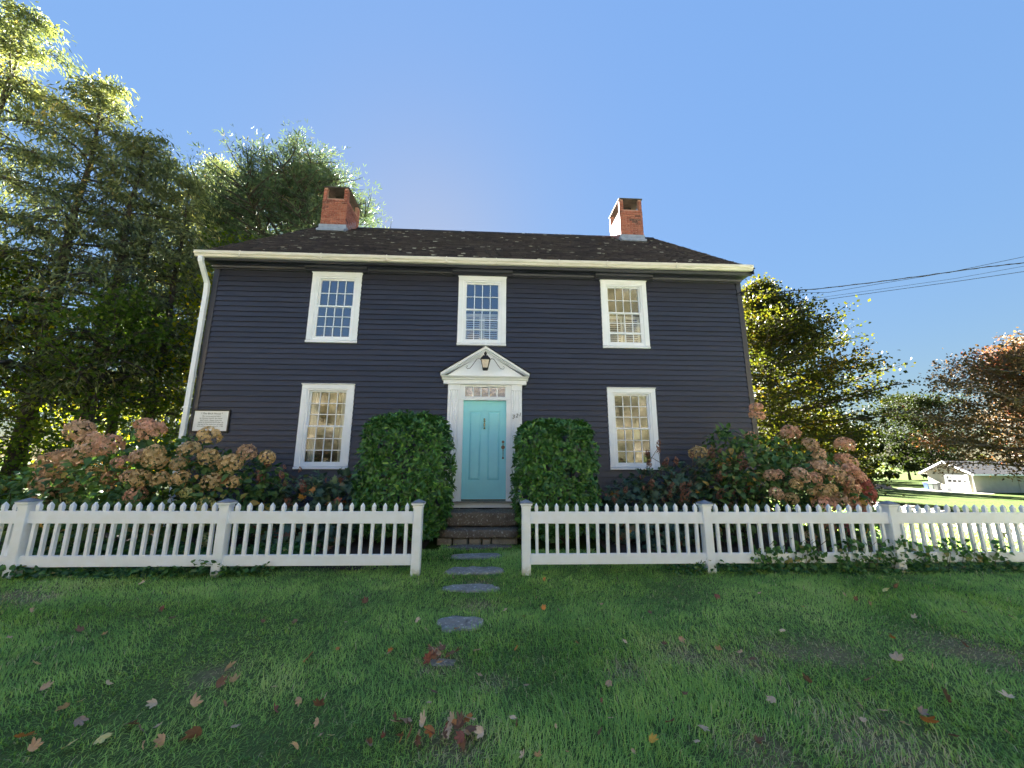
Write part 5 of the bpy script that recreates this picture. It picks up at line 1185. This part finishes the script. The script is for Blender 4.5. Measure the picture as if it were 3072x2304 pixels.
# ------------------------------------------------------------------ stone wall (right)
sw = empty('stone_wall', (11.5, 1.5, gz(11.5, 1)), 0, 'low dry stone wall in the sun beyond the right end of the fence', 'wall'); sw.location = (0, 0, 0)
RK = [rock(-.5, .5, -.5, .5, -.5, .5, .13, 50+i, .6, 3) for i in range(5)]
wr = random.Random(9); path = [Vector((13.6, 5.2, 0)), Vector((12.6, 2.2, 0)), Vector((11.8, .3, 0)), Vector((10.6, -2.0, 0)), Vector((10.4, -4.5, 0))]
cnt = 0
for seg in range(len(path)-1):
    a, b = path[seg], path[seg+1]; L = (b-a).length; d = (b-a).normalized(); pos = 0
    while pos < L:
        l = wr.uniform(.22, .5); p = a+d*(pos+l/2)
        for k in range(2):
            for side in (-1, 1):
                hh = wr.uniform(.14, .22); q = p+Vector((side*.14+wr.uniform(-.05, .05), wr.uniform(-.05, .05), 0))
                link('wall_stone', wr.choice(RK), M['stone'], sw, loc=(q.x, q.y, gz(q.x, q.y)+.05+k*.16+wr.uniform(-.02, .03)), rot=(wr.gauss(0, .15), wr.gauss(0, .15), math.atan2(d.y, d.x)+wr.gauss(0, .25)), scale=(l*1.05, wr.uniform(.24, .34), hh)); cnt += 1
        pos += l
# ------------------------------------------------------------------ garage
gr = empty('garage', (61.8, 39.0, 0), 0, 'pale cream clapboard garage with white overhead door across the back lawn', 'garage')
M['cream'] = simple('cream_siding', (.42,.40,.31), (.38,.36,.28), 2, .6, bs=0)
M['groof'] = simple('grey_garage_roof', (.12,.11,.10), (.2,.18,.16), 5, .9, bs=0)
gg = gz(61, 39); 
# local: gable face on plane x=0 facing -x, running +y 0..6.8 ; side wall on plane y=0 facing -y, running +x
Wg, Hg, Lg = 5.2, 2.45, 26
def gbox(*a): return MB().box(*a)
mb = MB(); mb.box(0, .12, 0, Wg, gg-.3, gg+Hg); mb.prism_x([(0, gg+Hg), (Wg, gg+Hg), (Wg/2, gg+Hg+1.35)], 0, .12); mb.ob('gable_wall', M['cream'], gr)
MB().box(.121, Lg, 0, .12, gg-.3, gg+Hg).ob('side_wall', M['cream'], gr)
MB().box(.121, Lg, Wg-.12, Wg, gg-.3, gg+Hg).ob('back_wall', M['cream'], gr)
for k in range(20):
    zz = gg+k*.2
    if zz < gg+Hg-.05:
        MB().prism_y([(-.02, zz), (0, zz), (0, zz+.2), (-.004, zz+.2)], .0, Wg).ob('clapboard', M['cream'], gr)
        MB().prism_x([(-.02, zz), (0, zz), (0, zz+.2), (-.004, zz+.2)][::-1], 0.0, Lg).ob('clapboard', M['cream'], gr)
    else:
        t = (zz+.2-gg-Hg)/1.35
        if t < .95: MB().prism_y([(-.02, zz), (0, zz), (0, zz+.2), (-.004, zz+.2)], Wg/2*t, Wg-Wg/2*t).ob('clapboard', M['cream'], gr)
for s, y0 in ((1, 0), (-1, Wg)):
    n = math.hypot(Wg/2, 1.35); ov = .55
    ya, za = y0-s*ov, gg+Hg-1.35*ov/(Wg/2); yb, zb_ = Wg/2, gg+Hg+1.35
    MB().prism_x([(ya, za), (yb, zb_), (yb, zb_+.16), (ya, za+.16)] if s > 0 else [(ya, za+.16), (yb, zb_+.16), (yb, zb_), (ya, za)], -.55, Lg+.4).ob('roof_slope', M['groof'], gr)
    MB().prism_x([(ya-.02*s, za-.04), (yb, zb_-.04), (yb, zb_+.18), (ya-.02*s, za+.18)] if s > 0 else [(ya-.02*s, za+.18), (yb, zb_+.18), (yb, zb_-.04), (ya-.02*s, za-.04)], -.60, -.551).ob('barge_board', M['white'], gr)
    MB().box(-.55, Lg+.4, min(ya, ya-.03*s), max(ya, ya-.03*s), za-.04, za+.15).ob('fascia', M['white'], gr)
gd = MB(); gd.box(-.14, -.021, .42, .52, gg, gg+2.2); gd.box(-.14, -.021, 3.02, 3.12, gg, gg+2.2); gd.box(-.14, -.021, .521, 3.019, gg+2.1, gg+2.2)
god = gd.ob('overhead_door', M['white'], gr)
for k in range(4): MB().bbox(-.035, -.0215, .525, 3.015, gg+.02+k*.52, gg+.53+k*.52).ob('door_section', M['white'], god)
for k in range(4): MB().box(-.045, -.0355, .74+k*.56, 1.10+k*.56, gg+1.22, gg+1.46).ob('door_window', M['dark_void'], god)
MB().box(-.03, .0, -.03, .12, gg, gg+Hg).ob('corner_board', M['white'], gr)
MB().box(6.1, 6.25, -.06, -.022, gg, gg+Hg).ob('corner_board', M['cream'], gr)
MB().box(13.4, 14.6, -.04, -.022, gg+1.4, gg+2.0).ob('side_window', M['dark_void'], gr)
tag(strip('driveway', 54, 62, 37.2, 47, simple('gravel_drive', (.28,.25,.22), (.36,.33,.29), 9, .95), .03, 10, 10), kind='structure')
# wheeled bins
def bin_(ly, mat, label):
    x, y = 61.05, 39.0+ly; g = gz(x, y)
    b = empty('wheeled_bin', (x, y, g), 0, label, 'bin', 'wheeled bins by the garage')
    mb = MB(); lv = [(.24, .20, .06), (.26, .23, .5), (.30, .27, .93)]
    for a, c, zz in lv: mb.v += [(-c, -a, zz), (c, -a, zz), (c, a, zz), (-c, a, zz)]
    for i in range(2):
        for j in range(4): mb.f.append((i*4+j, i*4+(j+1) % 4, i*4+4+(j+1) % 4, i*4+4+j))
    mb.f += [(3, 2, 1, 0), (8, 9, 10, 11)]; mb.ob('bin_body', mat, b)
    mb = MB(); mb.add([(-.31, -.33, .935), (.30, -.33, .935), (.30, .33, .935), (-.31, .33, .935), (-.29, -.30, .99), (.30, -.30, 1.05), (.30, .30, 1.05), (-.29, .30, .99)], [(0,3,2,1),(4,5,6,7),(0,1,5,4),(1,2,6,5),(2,3,7,6),(3,0,4,7)]).ob('bin_lid', mat, b)
    for s in (-1, 1):
        wm = MB(); wm.lathe([(.03, -.025), (.12, -.025), (.12, .025), (.03, .025)], 14)
        wm.ob('wheel', M['black_iron'], b, loc=(.2, s*.27, .12), rot=(PI/2, 0, 0))
    mb = MB(); mb.tube([(.30, -.22, .92), (.37, -.22, .95), (.37, .22, .95), (.30, .22, .92)], .015, 6).ob('handle', mat, b)
bin_(4.85, simple('blue_bin_plastic', (.03,.07,.20), None, 5, .5, bs=0), 'blue wheeled bin against the garage wall, leftmost of the bins')
bin_(4.25, simple('green_bin_plastic', (.07,.10,.075), None, 5, .5, bs=0), 'grey green wheeled bin between the blue and the dark bin')
bin_(3.65, simple('dark_bin_plastic', (.03,.036,.03), None, 5, .5, bs=0), 'dark wheeled bin next to the white garage door')
# ------------------------------------------------------------------ overhead cables
def cable(pxs, Y0, Y1, r, label, twist=False):
    pts = []
    n = len(pxs)
    for i, (px, py) in enumerate(pxs): pts.append(at_y(px, py, Y0+(Y1-Y0)*i/(n-1)))
    d = (pts[-1]-pts[-2]); pts += [pts[-1]+d*1.2+Vector((0, 0, .05)), pts[-1]+d*3+Vector((0, 0, .3))]
    mb = MB(); mb.tube(pts, r, 6)
    if twist:
        q = []
        for i in range(len(pts)-1):
            for k in range(14):
                t = k/14; p = pts[i].lerp(pts[i+1], t); a = (i*14+k)*.9; q.append(p+Vector((0, math.cos(a), math.sin(a)))*r*1.3)
        mb.tube(q, r*.5, 4)
    o = mb.ob('overhead_cable', M['wire'], smooth=True); tag(o, label, 'cable', 'overhead cables at the right of the house')
def wz(L): return [(2180+x*.40325, 740+y*.40325) for x, y in L]
cable(wz([(70,352),(140,330),(300,342),(700,312),(1100,265),(1500,212),(1900,155),(2212,120)]), -.05, -2.4, .008, 'thick twisted service cable from the house corner to the right edge', True)
cable(wz([(70,362),(250,350),(440,345),(760,340),(1100,282),(1450,225),(1700,182),(2212,75)]), -.03, -2.6, .0042, 'thin cable that crosses the thick cable and ends highest at the right edge')
cable(wz([(118,460),(300,430),(550,400),(760,370),(1200,308),(1700,237),(2212,145)]), -.03, -2.8, .003, 'thinnest cable running just below the thick cable')
cable(wz([(118,468),(330,438),(550,415),(760,390),(1200,328),(1700,260),(2212,185)]), -.03, -3.0, .0045, 'lowest of the overhead cables')
mb = MB(); mb.tube([(6.06, -.03, 4.72), (6.20, -.03, 4.78), (6.22, -.03, 4.9), (6.2, -.03, 4.45)], .012, 6); mb.box(6.061, 6.12, -.06, .0, 4.66, 4.74); mb.ob('cable_bracket', M['black_iron'], house)
